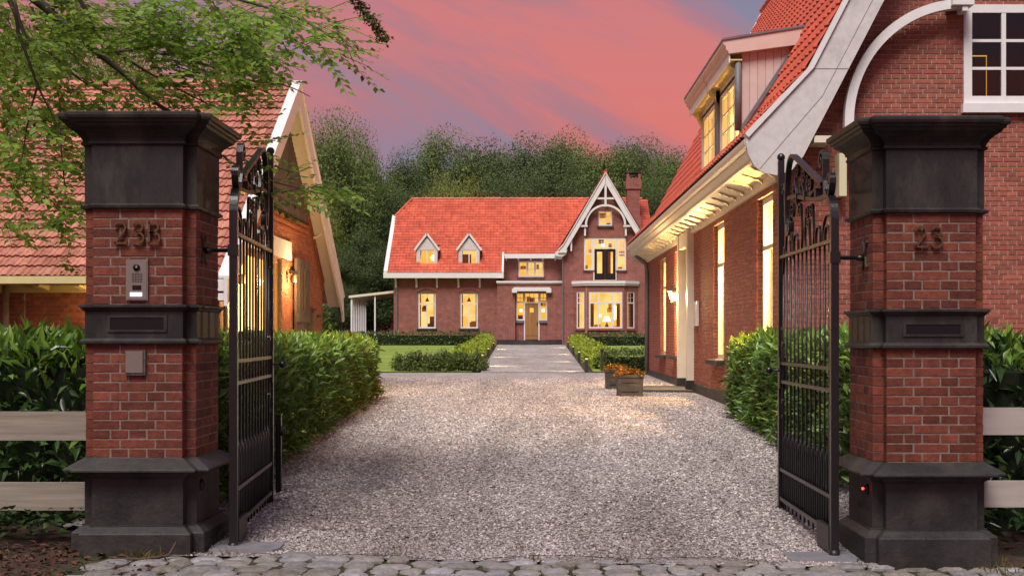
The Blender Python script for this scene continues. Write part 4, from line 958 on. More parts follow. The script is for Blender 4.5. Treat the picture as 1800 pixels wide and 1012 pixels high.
for (pA, pB) in (((bx[0], DW - .05), (bx[1], DB)), ((bx[2], DB), (bx[3], DW - .05))):
    A = Vector(pA); B = Vector(pB); t_ = (B - A); ln = t_.length; t_ = t_ / ln; nn = Vector((t_.y, -t_.x))
    fc = lambda u, n, z: (A.x + t_.x * u + nn.x * n, A.y + t_.y * u + nn.y * n, z)
    q0, q1 = ln * .22, ln * .80
    wall(fc, 0.002, ln - .002, bz0, bz1 - .05, [(q0, q1, bzs, bzt)], name='bay_wall', th=.2)
    window(house, fc, q0, q1, bzs, bzt, cols=(), transom=hz(532, DB), fw=.08, bar=.08, top_muntins=1, room=LIT_W, depth=.5, rec=.03, margin=.02, mw=.02)
    m = MB(); fbox(m, fc, q0 - .06, q1 + .06, 0, .08, bzs - .12, bzs - .002); m.build('window_sill', BRICK_H, house)
MB().add([(bx[0], DW, bz1 - .05), (bx[3], DW, bz1 - .05), (bx[2], DB + .02, bz1 - .05), (bx[1], DB + .02, bz1 - .05)], [(0, 1, 2, 3)]).build('bay_ceiling', CREAM, house)
c = (hx(1068, DB), DB + .8, bzs + .45)
MB().lathe(c, [(.05, -.45), (.16, -.42), (.05, -.1), (.03, .05)], 8).build('table_lamp', DIM, house); MB().lathe(c, [(.26, .02), (.14, .32)], 10).build('table_lamp_shade', LAMP, house)
MB().box(cen[0] + .3, cen[0] + .36, DB + 1.2, DB + 1.6, bzs - .3, bzs + .35).box(cen[0] + 1.6, cen[1] - .3, DB + 1.0, DB + 1.4, bzs - .3, bzs + .16).build('dining_chair', CUR, house)
for xx_ in (cen[0] + .28, cen[1] - .42): MB().box(xx_, xx_ + .12, DB + 1.55, DB + 1.6, bzs + .6, bzs + 1.5).build('wall_light', LAMP, house)
for xx_ in (cen[0] + .12, cen[1] - .36): MB().box(xx_, xx_ + .22, DB + .25, DB + .3, bzs, bzt - .75).build('curtain', CUR, house)
# chimneys
yc_ = 86.0; cx0, cx1 = hx(1102.5, yc_), hx(1124.5, yc_); zt_ = hz(303, yc_)
ch = MB().box(cx0, cx1, yc_, yc_ + .9, 8, hz(332, yc_)).box(cx0 - .08, cx1 + .10, yc_ - .08, yc_ + .98, hz(332, yc_), hz(316, yc_)).box(cx0 - .04, cx1 + .06, yc_ - .04, yc_ + .94, hz(316, yc_), hz(313, yc_)).box(cx0 - .10, cx1 + .12, yc_ - .10, yc_ + 1.0, hz(380, yc_) - 2.5, hz(380, yc_)).build('chimney', BRICK_H, house)
zz0, zz1 = hz(313, yc_), hz(304, yc_)
for (a, b) in ((cx0 - .05, cx0 + .14), (cx1 - .12, cx1 + .07)):
    for yq in (yc_ - .04, yc_ + .74): MB().box(a, b, yq, yq + .2, zz0, zz1).build('chimney_pier', BRICK_H, ch)
MB().box(cx0 - .12, cx1 + .14, yc_ - .1, yc_ + 1.0, zz1, zz1 + .09).build('chimney_slab', STONE, ch)
MB().box(hx(855, 90), hx(880, 90), 90, 90.8, zr_ - 1, hz(346, 90)).build('chimney', BRICK_H, house)
# low wing behind on the right
MB().box(7.7, 12, 86, 92, GZ, hz(527, 86)).build('wall', BRICK_H, house)
tile_roof(house, (7.6, 85.6, hz(526, 85.6)), (1, 0, 0), (0, 1, .85), 4.5, 4.6, .215, .315, TILE_H, S_PAN, 0, None, th=.03)
MB().box(7.6, 12.2, 85.5, 85.62, hz(530, 85.6), hz(524, 85.6)).build('eaves_gutter', WHITE, house)
# veranda at the left end
ver = thing('veranda', 'white open veranda with slim posts at the left end of the villa', 'veranda', (-10.6, 87, GZ))
yv0, yv1 = 84.6, 92.0; xv0, xv1 = hx(613, yv0), XL
zv0, zv1 = hz(519.5, yv0), hz(510, yv0)
MB().add([(xv0, yv0, zv0), (xv1, yv0, zv1), (xv1, yv1, zv1), (xv0, yv1, zv0), (xv0, yv0, zv0 - .16), (xv1, yv0, zv1 - .16), (xv1, yv1, zv1 - .16), (xv0, yv1, zv0 - .16)], [(0, 1, 2, 3), (4, 7, 6, 5), (0, 4, 5, 1), (0, 3, 7, 4), (3, 2, 6, 7)]).build('veranda_roof', CREAM, ver)
for i in range(7):
    y = yv0 + .1 + i * (yv1 - yv0 - .3) / 6; MB().box(xv0 + .12, xv0 + .24, y, y + .12, GZ, zv0 - .1).build('post', WHITE, ver)
MB().box(hx(657.5, yv0), hx(660, yv0), yv0 + .1, yv0 + .22, GZ, zv0 + .08).build('post', WHITE, ver)
MB().box(XL - 1.0, XL - .88, yv1 - .3, yv1 - .18, GZ, zv1 - .1).build('post', WHITE, ver)
lt = thing('hanging_lantern', 'small dark pendant lantern hanging under the veranda roof', 'lantern', (hx(672, 88), 88, zv0 - .35))
MB().tube([(hx(672, 88), 88, zv0 + .1), (hx(672, 88), 88, zv0 - .2)], .012, 4).build('chain', BLACK, lt); MB().lathe((hx(672, 88), 88, zv0 - .38), [(.05, 0), (.10, .04), (.08, .16), (.02, .22)], 8).build('lantern_body', BLACK, lt)
# ------------------------------------------------------------------ the coach house on the right
XW, YG, YF = 3.08, 15.3, 32.0
coach = thing('coach_house', 'red brick coach house with steep orange tiled roof right of the drive', 'building', (6.2, 23.5, .3))
fs_ = lambda u, n, z: (XW - n, u, z)
fg = lambda u, n, z: (u, YG - n, z)
XC, ZAP = 6.2, 9.9
def zslope(x):
    x = min(x, 2 * XC - x)
    return 3.73 + (x - 2.6) * 1.065 if x < 3.37 else 4.55 + (x - 3.37) * 1.89
wins = [(28.0, 29.2, .93, 3.12), (25.5, 26.35, .95, 3.12), (19.65, 20.8, .97, 3.17), (15.72, 16.82, .97, 3.17)]
dr_ = (23.35, 24.75, .2, 3.26)
holes = wins + [dr_]
m = MB()
for (a, b, c, d) in slab_cells(YG + .28, YF, -.1, 3.36, holes): fbox(m, fs_, a, b, -.28, -.002, c, d)
m.build('side_wall', MORTAR_G, coach)
bl = courses(YG, YF, .48, 3.33, holes=holes)
v_, f_ = [], []; brick_block(v_, f_, fs_, bl, .006); np_mesh('side_wall_bricks', v_, f_, BRICK_G, coach, kind='stuff')
# brick reveals of the openings
v_, f_ = [], []
for w in wins:
    for z_ in np.arange(w[2], w[3] - .03, .06):
        for (yy_, s_) in ((w[1], 1), (w[0], -1)):
            k = len(v_)
            for (n, z) in ((.004, z_), (-.095, z_), (-.095, z_ + .05), (.004, z_ + .05)): v_.append((XW - n, yy_ - s_ * .003, z))
            f_.append((k, k + 1, k + 2, k + 3))
np_mesh('reveal_bricks', v_, f_, BRICK_G, coach, kind='stuff')
for w in wins:
    window(coach, fs_, *w, cols=(.5,), transom=w[2] + (w[3] - w[2]) * .70, fw=.075, bar=.06, room=LIT_C, depth=.75, rec=.07, margin=.03, gl=GLASS_L, fm=CREAM, mid_top=False, top_muntins=0)
    m = MB(); m.prism([(XW + .02, w[2] - .07), (XW - .13, w[2] - .085), (XW - .13, w[2] - .015), (XW + .05, w[2] - .002)], 'y', w[0] - .06, w[1] + .06); m.build('window_sill', STONE, coach)
for (a, b) in ((YG - .02, dr_[0] - .12), (dr_[1] + .12, YF + .02)):
    m = MB(); fbox(m, fs_, a, b, -.02, .045, -.1, .47); m.build('plinth', STONE, coach)
# door casing
for (a, b) in ((dr_[0] - .12, dr_[0] + .06), (dr_[1] - .06, dr_[1] + .12)):
    m = MB(); fbox(m, fs_, a, b, -.30, .13, .52, 3.33); m.build('door_casing', CREAM, coach)
    m = MB(); fbox(m, fs_, a - .01, b + .01, -.30, .15, -.1, .52); m.build('casing_block', STONE, coach)
m = MB(); fbox(m, fs_, dr_[0] + .06, dr_[1] - .06, -.30, .11, 3.05, 3.33); m.build('door_head', CREAM, coach)
m = MB(); fbox(m, fs_, dr_[0] + .06, dr_[1] - .06, -.26, -.20, .34, 3.05); cd = m.build('door', CREAM, coach)
for z0_, z1_ in ((.5, 1.3), (1.5, 2.8)):
    m = MB(); fbox(m, fs_, dr_[0] + .2, dr_[1] - .2, -.20, -.18, z0_, z1_); m.build('door_panel', CREAM, cd)
# ceiling lamps in the rooms behind the windows
for w, en in zip(wins, (110, 90, 560, 620)):
    li = bpy.data.lights.new('room_lamp_light', 'POINT'); li.energy = en; li.color = (1.0, .58, .18); li.shadow_soft_size = .10
    lo = bpy.data.objects.new('room_lamp_light', li); COL.objects.link(lo); lo.location = (XW + .62, (w[0] + w[1]) / 2, 2.3)
# gable wall towards the road
gw = (5.33, 7.09, 4.18, 5.40)
mb = MB()
def gp_(xs, lo): mb.prism([(xs[0], lo), (xs[-1], lo)] + [(x, zslope(x) - .12) for x in reversed(xs)], 'y', YG + .002, YG + .28)
gp_([3.08, 3.37, gw[0]], -.1); gp_([gw[0], XC, gw[1]], gw[3]); mb.box(gw[0], gw[1], YG + .002, YG + .28, -.1, gw[2]); gp_([gw[1], 2 * XC - 3.37, 2 * XC - 3.08], -.1)
mb.build('gable_wall', MORTAR_G, coach)
gb = courses(XW, 2 * XC - XW, .48, 9.4, holes=[gw], top=lambda u: zslope(u) - .14)
def vis_gable(b):
    x = CX + F * (b[0] + b[1]) / 2 / YG; y = CY - F * ((b[2] + b[3]) / 2 - EYE) / YG
    if not (0 < x < 1800 and 0 < y < 620): return False
    if x < 1490 or (1448 < x < 1770 and 205 < y < 250) or (1485 < x < 1727 and y >= 250): return False
    return True
vis = [b for b in gb if vis_gable(b) and b[1] - b[0] > .09]; vis.sort(key=lambda b: -b[2]); vset = set(vis[:300])
for b in vset: piece(brick_mesh(b[1] - b[0], b[3] - b[2], .02, BRICK_G), 'brick', coach, ((b[0] + b[1]) / 2, YG - .006 * random.uniform(.75, 1.15), (b[2] + b[3]) / 2), rot=(random.uniform(-.006, .006), 0, random.uniform(-.004, .004)))
v_, f_ = [], []; brick_block(v_, f_, fg, [b for b in gb if b not in vset], .006); np_mesh('gable_bricks', v_, f_, BRICK_G, coach, kind='stuff')
m = MB(); fbox(m, fg, XW - .04, 2 * XC - XW, -.02, .045, -.1, .47); m.build('plinth', STONE, coach)
wg = window(coach, fg, *gw, cols=(.25, .5, .75), fw=.10, bar=.055, muntin_rows=2, room=None, rec=-.03, fm=WHITE, mw=.035)
m = MB(); fbox(m, fg, gw[0] - .03, gw[1] + .03, 0, .09, gw[2] - .11, gw[2] + .0); m.build('window_sill', WHITE, coach)
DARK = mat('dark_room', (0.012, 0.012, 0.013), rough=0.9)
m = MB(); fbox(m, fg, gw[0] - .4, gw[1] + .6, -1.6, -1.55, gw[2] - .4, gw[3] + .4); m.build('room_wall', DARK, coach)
gl = emit('amber_strip', (1.0, 0.50, 0.05), .6)
m = MB(); fbox(m, fg, gw[0] + .0, gw[0] + .62, -.9, -.89, gw[2] + .79, gw[2] + .805); fbox(m, fg, gw[0] + .612, gw[0] + .618, -.9, -.89, gw[2] + .1, gw[2] + .79); m.build('strip_light', gl, coach)
# verge board with its rounded foot, curved brace
def vp(px, py): p = P(px, py, 14.9); return (p.x, p.z)
outer = [vp(1312, 240), vp(1426, 119)]; outer.append((XC, ZAP + .10))
inner = [(XC, ZAP - .78), vp(1412, 275), vp(1392, 299), vp(1368, 308), vp(1344, 304), vp(1326, 291), vp(1315, 271), vp(1311, 250)]
for s in (1, -1):
    for (y0, y1) in ((14.9, 14.95), (YF + .85, YF + .9)):
        mir = (lambda p: p) if s > 0 else (lambda p: (2 * XC - p[0], p[1]))
        MB().prism([mir(p) for p in outer + inner], 'y', y0, y1).build('verge_board', GREYW, coach)
        MB().prism([mir(p) for p in ((2.58, 3.76), (3.36, 4.57), (XC, ZAP + .14), (XC, ZAP + .06), (3.40, 4.54), (2.62, 3.71))], 'y', y0 - .03, y0 + .16).build('verge_trim', WHITE, coach)
    # boarded soffit between the verge board and the wall
    mir = (lambda x: x) if s > 0 else (lambda x: 2 * XC - x)
    MB().add([(mir(x), y, zslope(x) - .16) for x in (2.75, 3.37, XC) for y in (14.95, YG + .1)], [(0, 1, 3, 2), (2, 3, 5, 4)]).build('verge_soffit', CREAM, coach)
# joints between the planks of the near verge board
SEAM = mat('board_joint', (0.20, 0.18, 0.17), rough=.8)
for pts_ in ([(1336, 296), (1446, 168), (1536, -4)], [(1426, 121), (1494, 121)]):
    m = MB(); ribbon(m, [vp(*q) for q in pts_], 0.005, .006, lambda u, z, n: (u, 14.899 + n, z)); m.build('board_joint', SEAM, coach)
def rib_g(name, path, wd, dep, yc): 
    m = MB(); ribbon(m, path, wd, dep, lambda u, z, n: (u, yc + n, z)); return m.build(name, WHITE, coach)
ca = P(1697, 210, 15.0)
rib_g('curved_brace', [(ca.x - 1.38, ca.z - .45)] + arc(ca.x, ca.z, 1.38, PI, PI / 2 - .05, 24, 1.41), .11, .12, 15.12)
q0, q1 = P(1674, -6, 15.0), P(1712, 9, 15.0)
MB().box(q0.x, q1.x, 14.98, 15.26, q1.z, q0.z).box(P(1692, 0, 15).x, P(1702, 0, 15).x, 15.0, 15.2, P(0, 19, 15).z, q1.z).build('hammer_beam', WHITE, coach)
q0, q1 = P(1474, 270, 15.1), P(1487, 345, 15.1)
MB().box(q0.x, q1.x, 15.06, 15.30, q1.z, q0.z).build('corbel', mat('pale_corbel', (0.62, 0.56, 0.36), rough=.6), coach)
MB().box(vp(1432, 0)[0], vp(1462, 0)[0], 14.92, YG, vp(0, 250)[1], vp(0, 238)[1]).build('return_moulding', CREAM, coach)
# moulded gutter, sloping soffit and its scalloped brackets
MB().prism([(2.585, 3.66), (2.595, 3.61), (2.63, 3.59), (2.635, 3.555), (2.66, 3.53), (2.69, 3.50), (2.70, 3.455), (2.725, 3.44), (2.80, 3.44), (2.80, 3.76), (2.62, 3.74), (2.60, 3.72), (2.585, 3.70)], 'y', 14.96, YF + .85).build('moulded_gutter', CREAM, coach)
MB().prism([(2.73, 3.44), (XW + .01, 3.335), (XW + .01, 3.40), (2.80, 3.52)], 'y', 14.96, YF + .6).build('soffit', CREAM, coach)
MB().prism([(XW - .05, 3.25), (XW + .0, 3.25), (XW + .0, 3.345), (XW - .07, 3.362), (XW - .065, 3.29)], 'y', YG, YF).build('wall_moulding', CREAM, coach)
y = YG + .08
while y < YF - .1:
    pts = [(2.755, 3.435), (2.76, 3.412), (2.79, 3.395), (2.83, 3.392), (2.86, 3.378), (2.90, 3.358), (2.95, 3.355), (2.98, 3.33), (XW - .072, 3.305), (XW - .07, 3.36)]
    MB().prism(pts, 'y', y, y + .07).build('soffit_bracket', CREAM, coach); y += .68
MB().tube([(XW - .06, YF - .04, .2), (XW - .06, YF - .04, 3.0), (XW - .08, YF + .0, 3.2), (2.75, YF + .1, 3.42)], .05, 8).build('downpipe', LEAD, coach, True)
# tiled slopes towards the drive
ln1 = math.hypot(.77, .82); ln2 = math.hypot(XC - 3.37, ZAP - 4.55)
def dorm_hole(off, vx, vz, x0):
    def f(u, v):
        y = YF + .85 - u; x = x0 + vx * v
        return not (18.2 < y < 22.2 and 3.1 < x < 3.75)
    return f
tile_roof(coach, (2.6, YF + .85, 3.735), (0, -1, 0), (.77, 0, .82), YF + .85 - 14.96, ln1, .22, ln1 / 3, TILE_R, S_PAN, 80, dorm_hole(0, .77 / ln1, 0, 2.6), th=.03, jit=.012)
tile_roof(coach, (3.37, YF + .85, 4.57), (0, -1, 0), (XC - 3.37, 0, ZAP - 4.55), YF + .85 - 14.96, ln2, .22, .30, TILE_R, S_PAN, 220, dorm_hole(0, (XC - 3.37) / ln2, 0, 3.37), th=.03, jit=.012)
for s in (1, -1):
    mir = (lambda x: x) if s > 0 else (lambda x: 2 * XC - x)
    for (y0, y1, xlo) in (((14.96, 18.15, 2.66), (18.15, 22.3, 3.85), (22.3, YF + .85, 2.66), (18.15, 22.3, -1)) if s > 0 else ((14.96, YF + .85, 2.66),)):
        if xlo < 0: P_ = [(2.66, zslope(2.66)), (3.07, zslope(3.07))]
        else: P_ = [(xlo, zslope(xlo))] + ([(3.37, 4.55)] if xlo < 3.3 else []) + [(XC, ZAP)]
        MB().prism([(mir(x), z - .03) for x, z in P_] + [(mir(x), z - .12) for x, z in reversed(P_)], 'y', y0, y1).build('roof_deck', TILE_R, coach)
y = 14.9
while y < YF + .8:
    MB().tube([(XC, y, ZAP + .02), (XC, y + .42, ZAP + .04)], [.10, .12], 8).build('ridge_tile', TILE_R, coach); y += .40
# far gable and east wall, plain
MB().prism([(XW, -.1), (2 * XC - XW, -.1), (2 * XC - XW, 4.1), (2 * XC - 3.37, 4.43), (XC, ZAP - .14), (3.37, 4.43), (XW, 4.1)], 'y', YF - .002, YF + .2).build('far_gable_wall', BRICK_G, coach)
MB().box(2 * XC - XW - .28, 2 * XC - XW, YG + .3, YF - .01, -.1, 3.9).build('east_wall', BRICK_G, coach)
# the flat roofed dormer
dor = MB().prism([(XW, 5.16), (XW, 5.36), (4.0, 5.50), (4.0, 5.36)], 'y', 18.1, 22.3).build('dormer', GREYW, coach)
fdm = lambda u, n, z: (XW - n, u, z)
m = MB()
dw = [(18.30, 20.06, 4.24, 5.20), (20.36, 22.14, 4.24, 5.20)]
for (a, b, c, d) in slab_cells(18.12, 22.28, 4.14, 5.24, dw): fbox(m, fdm, a, b, -.12, 0, c, d)
m.build('dormer_front', CREAM, dor)
for w in dw: window(dor, fdm, *w, cols=(.33, .67), fw=.06, bar=.05, muntin_rows=2, room=LIT_D, depth=.55, rec=.02, margin=.0, fm=CREAM, mw=.028, gl=GLASS_L)
for (y0, y1) in ((17.96, 20.20), (20.24, 22.46)):
    MB().prism([(2.80, 5.60), (2.80, 5.55), (2.835, 5.52), (2.84, 5.47), (2.87, 5.45), (2.88, 5.41), (4.02, 5.56), (4.02, 5.80)], 'y', y0, y1).build('dormer_cornice', mat('dusty_pink_paint', (0.60, 0.42, 0.37), rough=.5, noise=.06, nscale=4), dor)
    MB().box(2.885, 2.905, y0 + .03, y1 - .03, 5.29, 5.412).build('dormer_fascia', WHITE, dor)
    MB().box(2.905, XW, y0 + .04, y1 - .04, 5.32, 5.34).build('dormer_soffit', CREAM_LIT, dor)
    MB().prism([(2.79, 5.60), (4.02, 5.80), (4.02, 5.83), (2.79, 5.63)], 'y', y0 - .02, y1).build('dormer_roof', LEAD, dor)
for y in (18.14, 20.12, 20.24, 22.18): MB().prism([(XW, 5.32), (2.92, 5.32), (2.94, 5.26), (2.99, 5.22), (3.03, 5.13), (XW, 5.05)], 'y', y, y + .07).build('dormer_bracket', CREAM_LIT, dor)
for k in range(7):
    a, b = 3.09 + k * .115, 3.09 + (k + 1) * .115 - .006
    MB().prism([(a, zslope(a) - .1), (b, zslope(b) - .1), (b, 5.44 + (b - 3.08) * .13), (a, 5.44 + (a - 3.08) * .13)], 'y', 18.08, 18.115).build('cheek_board', PINK_BOARD, dor)
MB().box(3.08, 3.95, 22.27, 22.3, 4.2, 5.45).build('dormer_cheek', PINK_BOARD, dor)
MB().tube([(3.03, 18.06, 4.32), (3.03, 18.06, 5.34)], .05, 8).build('dormer_downpipe', LEAD, dor, True)
MB().box(3.02, 3.12, 20.12, 20.30, 4.2, 5.3).build('dormer_mullion', LEAD, dor)
MB().prism([(3.07, 4.30), (3.07, 4.38), (3.95, 5.72), (3.95, 5.60)], 'y', 18.04, 18.10).build('lead_flashing', LEAD, dor)

# things on and beside the coach house
sg = thing('wall_sign', 'small white plaque on the brick wall beside the coach house door', 'sign', (XW - .03, 22.75, 1.5))
MB().box(XW - .05, XW - .012, 22.52, 22.98, 1.53, 1.98).build('plaque', WHITE, sg)
MB().box(XW - .056, XW - .0505, 22.58, 22.92, 1.60, 1.91).build('plaque_face', mat('plaque_face', (0.66, 0.60, 0.52), rough=.4), sg)
lx, ly, lz = 2.90, 25.0, 2.13
wl = thing('wall_lantern', 'lit lantern on a curled bracket beside the coach house door', 'lantern', (XW, ly, lz - .2))
m = MB(); ribbon(m, [(XW, lz - .28)] + smooth([(XW - .05, lz - .27), (XW - .11, lz - .20), (lx, lz - .13)], 5), .02, .02, lambda u, z, n: (u, ly + n, z)); ribbon(m, spiral(XW - .07, lz - .19, .05, .01, -PI / 2, 1.2, 16), .012, .016, lambda u, z, n: (u, ly + n, z)); m.build('bracket', BRONZE, wl)
MB().lathe((lx, ly, lz), [(.03, -.13), (.055, -.10), (.055, -.085)], 6).build('lantern_base', BRONZE, wl)
MB().lathe((lx, ly, lz), [(.125, .105), (.13, .115), (.05, .19), (.02, .20), (.03, .225), (.005, .27)], 6).build('lantern_roof', BRONZE, wl)
MB().lathe((lx, ly, lz), [(.055, -.084), (.112, .104)], 6).build('lantern_glass', GLASS, wl)
MB().ball((lx, ly, lz + .01), .062).build('bulb', BULB, wl, True)
# dark step in front of the door
MB_ = MB().prism([(1.98, 23.0), (XW + .1, 22.85), (XW + .1, 25.0), (2.1, 25.0)], 'z', .27, .355)
tag(MB_.build('door_step', mat('dark_grate', (0.05, 0.048, 0.05), rough=.6, noise=.2, nscale=10, bump=.4, bscale=80), None, org=(2.6, 23.9, .31)), 'low dark stone step leading to the coach house door', 'step')
# planters
FLW = mat('flower', (0.62, 0.30, 0.02), (0.45, 0.10, 0.02), .6, rand=.3, translucent=.2); FLL = mat('planter_leaf', (0.08, 0.10, 0.02), (0.16, 0.08, 0.02), .6, rand=.3, translucent=.3)
POT = mat('planter_stone', (0.055, 0.048, 0.040), (0.050, 0.044, 0.037), .7, noise=.3, nscale=8, stain=(.085, .075, .058), stain_scale=5, bump=.3, bscale=50)
for (x, y, hw, lab) in ((1.755, 21.75, .235, 'square stone planter of orange flowers, the nearer of two'), (1.70, 24.4, .22, 'square stone planter of orange flowers, the one behind')):
    z = gz(x, y); t = thing('flower_planter', lab, 'planter', (x, y, z), 'flower planters by the coach house')
    sq = lambda h, zz: [(x - h, y - h, z + zz), (x + h, y - h, z + zz), (x + h, y + h, z + zz), (x - h, y + h, z + zz)]
    MB().loft([sq(hw * .93, 0), sq(hw * .93, .03), sq(hw * .90, .035), sq(hw * .94, .31), sq(hw, .33), sq(hw, .375), sq(hw * .88, .38), sq(hw * .86, .33)]).build('planter_box', POT, t)
    for s in (-1, 1):
        MB().box(x - hw * .6, x + hw * .6, y - hw * .94 - .006, y - hw * .9, z + .09 if s < 0 else z + .24, z + .10 if s < 0 else z + .25).build('panel_moulding', POT, t)
    n = 420; pts = np.stack([x + (RNG.random(n) - .5) * hw * 2.1, y + (RNG.random(n) - .5) * hw * 2.1, np.zeros(n)], 1); rr = np.hypot(pts[:, 0] - x, pts[:, 1] - y) / hw
    pts[:, 2] = z + .37 + .10 * np.clip(1 - rr * rr * .6, 0, 1) * RNG.random(n)
    d, s_, n_ = leaf_frames(RNG.normal(size=(n, 3)) + np.array([0, 0, .8]), np.tile([[0, .2, 1.]], (n, 1)) + RNG.normal(size=(n, 3)) * .3)
    V_, Q_ = leaf_arrays(pts[:250], d[:250], s_[:250], n_[:250], .035 + .03 * RNG.random(250), .7); np_mesh('flowers', V_, Q_, FLW, t, kind='stuff')
    V_, Q_ = leaf_arrays(pts[250:], d[250:], s_[250:], n_[250:], .05 + .04 * RNG.random(n - 250), .45); np_mesh('foliage', V_, Q_, FLL, t, kind='stuff')

# ------------------------------------------------------------------ the barn on the left
barn = thing('barn', 'orange brick barn with weathered pink tiled roof left of the drive', 'building', (-9, 23, .3))
XB, YB0, YB1, YRB, ZRB, XO = -4.6, 18.5, 27.7, 23.1, 5.95, -4.27
sb = .696
def zb_(y): return ZRB - abs(y - YRB) * sb
fbf = lambda u, n, z: (u, YB0 - n, z); fbg2 = lambda u, n, z: (XB + n, u, z)
XBL = -15.0
MB().box(XBL, XB - .002, YB0 + .002, YB0 + .25, -.1, 2.3).build('front_wall', MORTAR, barn)
# pilaster and recessed field of the front wall
xp0, xp1 = P(16, 0, YB0).x, P(45, 0, YB0).x
bs = courses(XBL, XB, .3, 2.0, bl=.21, ch=.0605, holes=[(xp0, xp1, 0, 3)]); 
inv = [b for b in bs if -7.95 < b[0] < -6.55 and b[2] > 1.15]; iset = set(inv)
for b in inv: piece(brick_mesh(b[1] - b[0], b[3] - b[2], .02, BRICK_B), 'brick', barn, ((b[0] + b[1]) / 2, YB0 - .006, (b[2] + b[3]) / 2))
v_, f_ = [], []; brick_block(v_, f_, fbf, [b for b in bs if b not in iset], .006); np_mesh('front_wall_bricks', v_, f_, BRICK_B, barn, kind='stuff')
m = MB(); fbox(m, fbf, xp0, xp1, 0, .05, -.1, 2.0); m.build('pilaster', MORTAR, barn)
for b in courses(xp0, xp1, 1.15, 2.0, bl=.21, ch=.0605): piece(brick_mesh(b[1] - b[0], b[3] - b[2], .02, BRICK_B), 'brick', barn, ((b[0] + b[1]) / 2, YB0 - .056, (b[2] + b[3]) / 2))
v_, f_ = [], []; brick_block(v_, f_, lambda u, n, z: fbf(u, n + .05, z), courses(xp0, xp1, .25, 1.14, bl=.21, ch=.0605), .006); np_mesh('pilaster_bricks', v_, f_, BRICK_B, barn, kind='stuff')
# eaves
MB().box(XBL, XO - .02, 17.62, 17.78, 2.085, 2.19).build('gutter', CREAM_LIT, barn); MB().box(XBL, XO - .04, 17.78, YB0 + .05, 2.10, 2.12).build('eaves_soffit', CREAM_LIT, barn); MB().box(XBL, XB, 18.40, YB0 - .0, 1.985, 2.098).build('wall_plate', CREAM_LIT, barn)
for px in (72, 143, 215, 290): 
    x = P(px, 0, 18.2).x; MB().prism([(18.40, 2.099), (17.95, 2.099), (17.98, 2.06), (18.40, 2.01)], 'x', x - .05, x + .05).build('eaves_bracket', CREAM_LIT, barn)
xd_ = P(10, 0, 18.3).x; MB().tube([(xd_, 18.3, .2), (xd_, 18.3, 2.09)], .055, 8).build('downpipe', mat('zinc_pipe', (.30, .26, .20), rough=.4, metal=.5, noise=.2, nscale=8), barn, True)
# roof
slb = math.hypot(1, sb); hid = lambda p: (105 < CX + F * p.x / p.y < 400 and CY - F * (p.z - EYE) / p.y > 200)
tile_roof(barn, (XBL, 17.64, zb_(17.64) + .02), (1, 0, 0), (0, 1, sb), XO - XBL - .05, (YRB - 17.64) * slb, .205, .268, TILE_B, RIBBED, 300, None, th=.034, jit=.02, hidden=hid)
MB().prism([(17.66, zb_(17.66) - .01), (YRB, ZRB - .01), (28.5, zb_(28.5) - .01), (28.5, zb_(28.5) - .10), (YRB, ZRB - .12), (17.66, zb_(17.66) - .10)], 'x', XBL, XO - .06).build('roof_deck', TILE_B, barn)
x = XBL
while x < XO - .4: MB().tube([(x, YRB, ZRB + .03), (x + .37, YRB, ZRB + .05)], [.10, .12], 8).build('ridge_tile', TILE_B, barn); x += .36
# gable towards the drive
gh = [(18.62, 19.25, .25, 2.05), (19.6, 23.15, .25, 2.78), (26.15, 26.95, .25, 1.95)]
mb = MB()
for (a, b, c, d) in slab_cells(YB0 + .25, YB1, -.1, 2.6, gh): fbox(mb, fbg2, a, b, -.25, -.002, c, d)
mb.prism([(YB0 + .25, 2.6), (19.6, 2.6), (19.6, 2.78), (23.15, 2.78), (23.15, 2.6), (YB1, 2.6), (YRB, ZRB - .12)], 'x', XB - .25, XB - .002); mb.build('gable_wall', MORTAR, barn)
v_, f_ = [], []; brick_block(v_, f_, fbg2, courses(YB0, YB1, .25, 3.63, ch=.0605, holes=gh, top=lambda u: zb_(u) - .13), .008); np_mesh('gable_bricks', v_, f_, BRICK_B, barn, kind='stuff')
for k in range(3):                                                    # corbelled brick courses under the verge
    o_ = .16 + k * .11
    MB().prism([(23.6 + 1.6, zb_(25.2) - o_), (YB1, zb_(YB1) - o_), (YB1, zb_(YB1) - o_ - .06), (25.2, zb_(25.2) - o_ - .06)], 'x', XB, XB + .05 - k * .012).build('corbel_course', BRICK_B, barn)
    MB().box(XB, XB + .05 - k * .012, YB0 + 2.0, 25.8 - k * .1, 3.56 - k * .11, 3.62 - k * .11).build('corbel_course', BRICK_B, barn)
y = 19.9
while y < 26.3:                                                        # dark boards in the top of the gable
    b = y + .105; zt_ = min(zb_(y), zb_(b)) - .13
    if zt_ > 3.72: MB().prism([(y, 3.68), ((y + b) / 2, 3.64), (b, 3.68), (b, zt_), (y, zt_)], 'x', XB + .002, XB + .03).build('gable_board', DWOOD, barn)
    y += .112
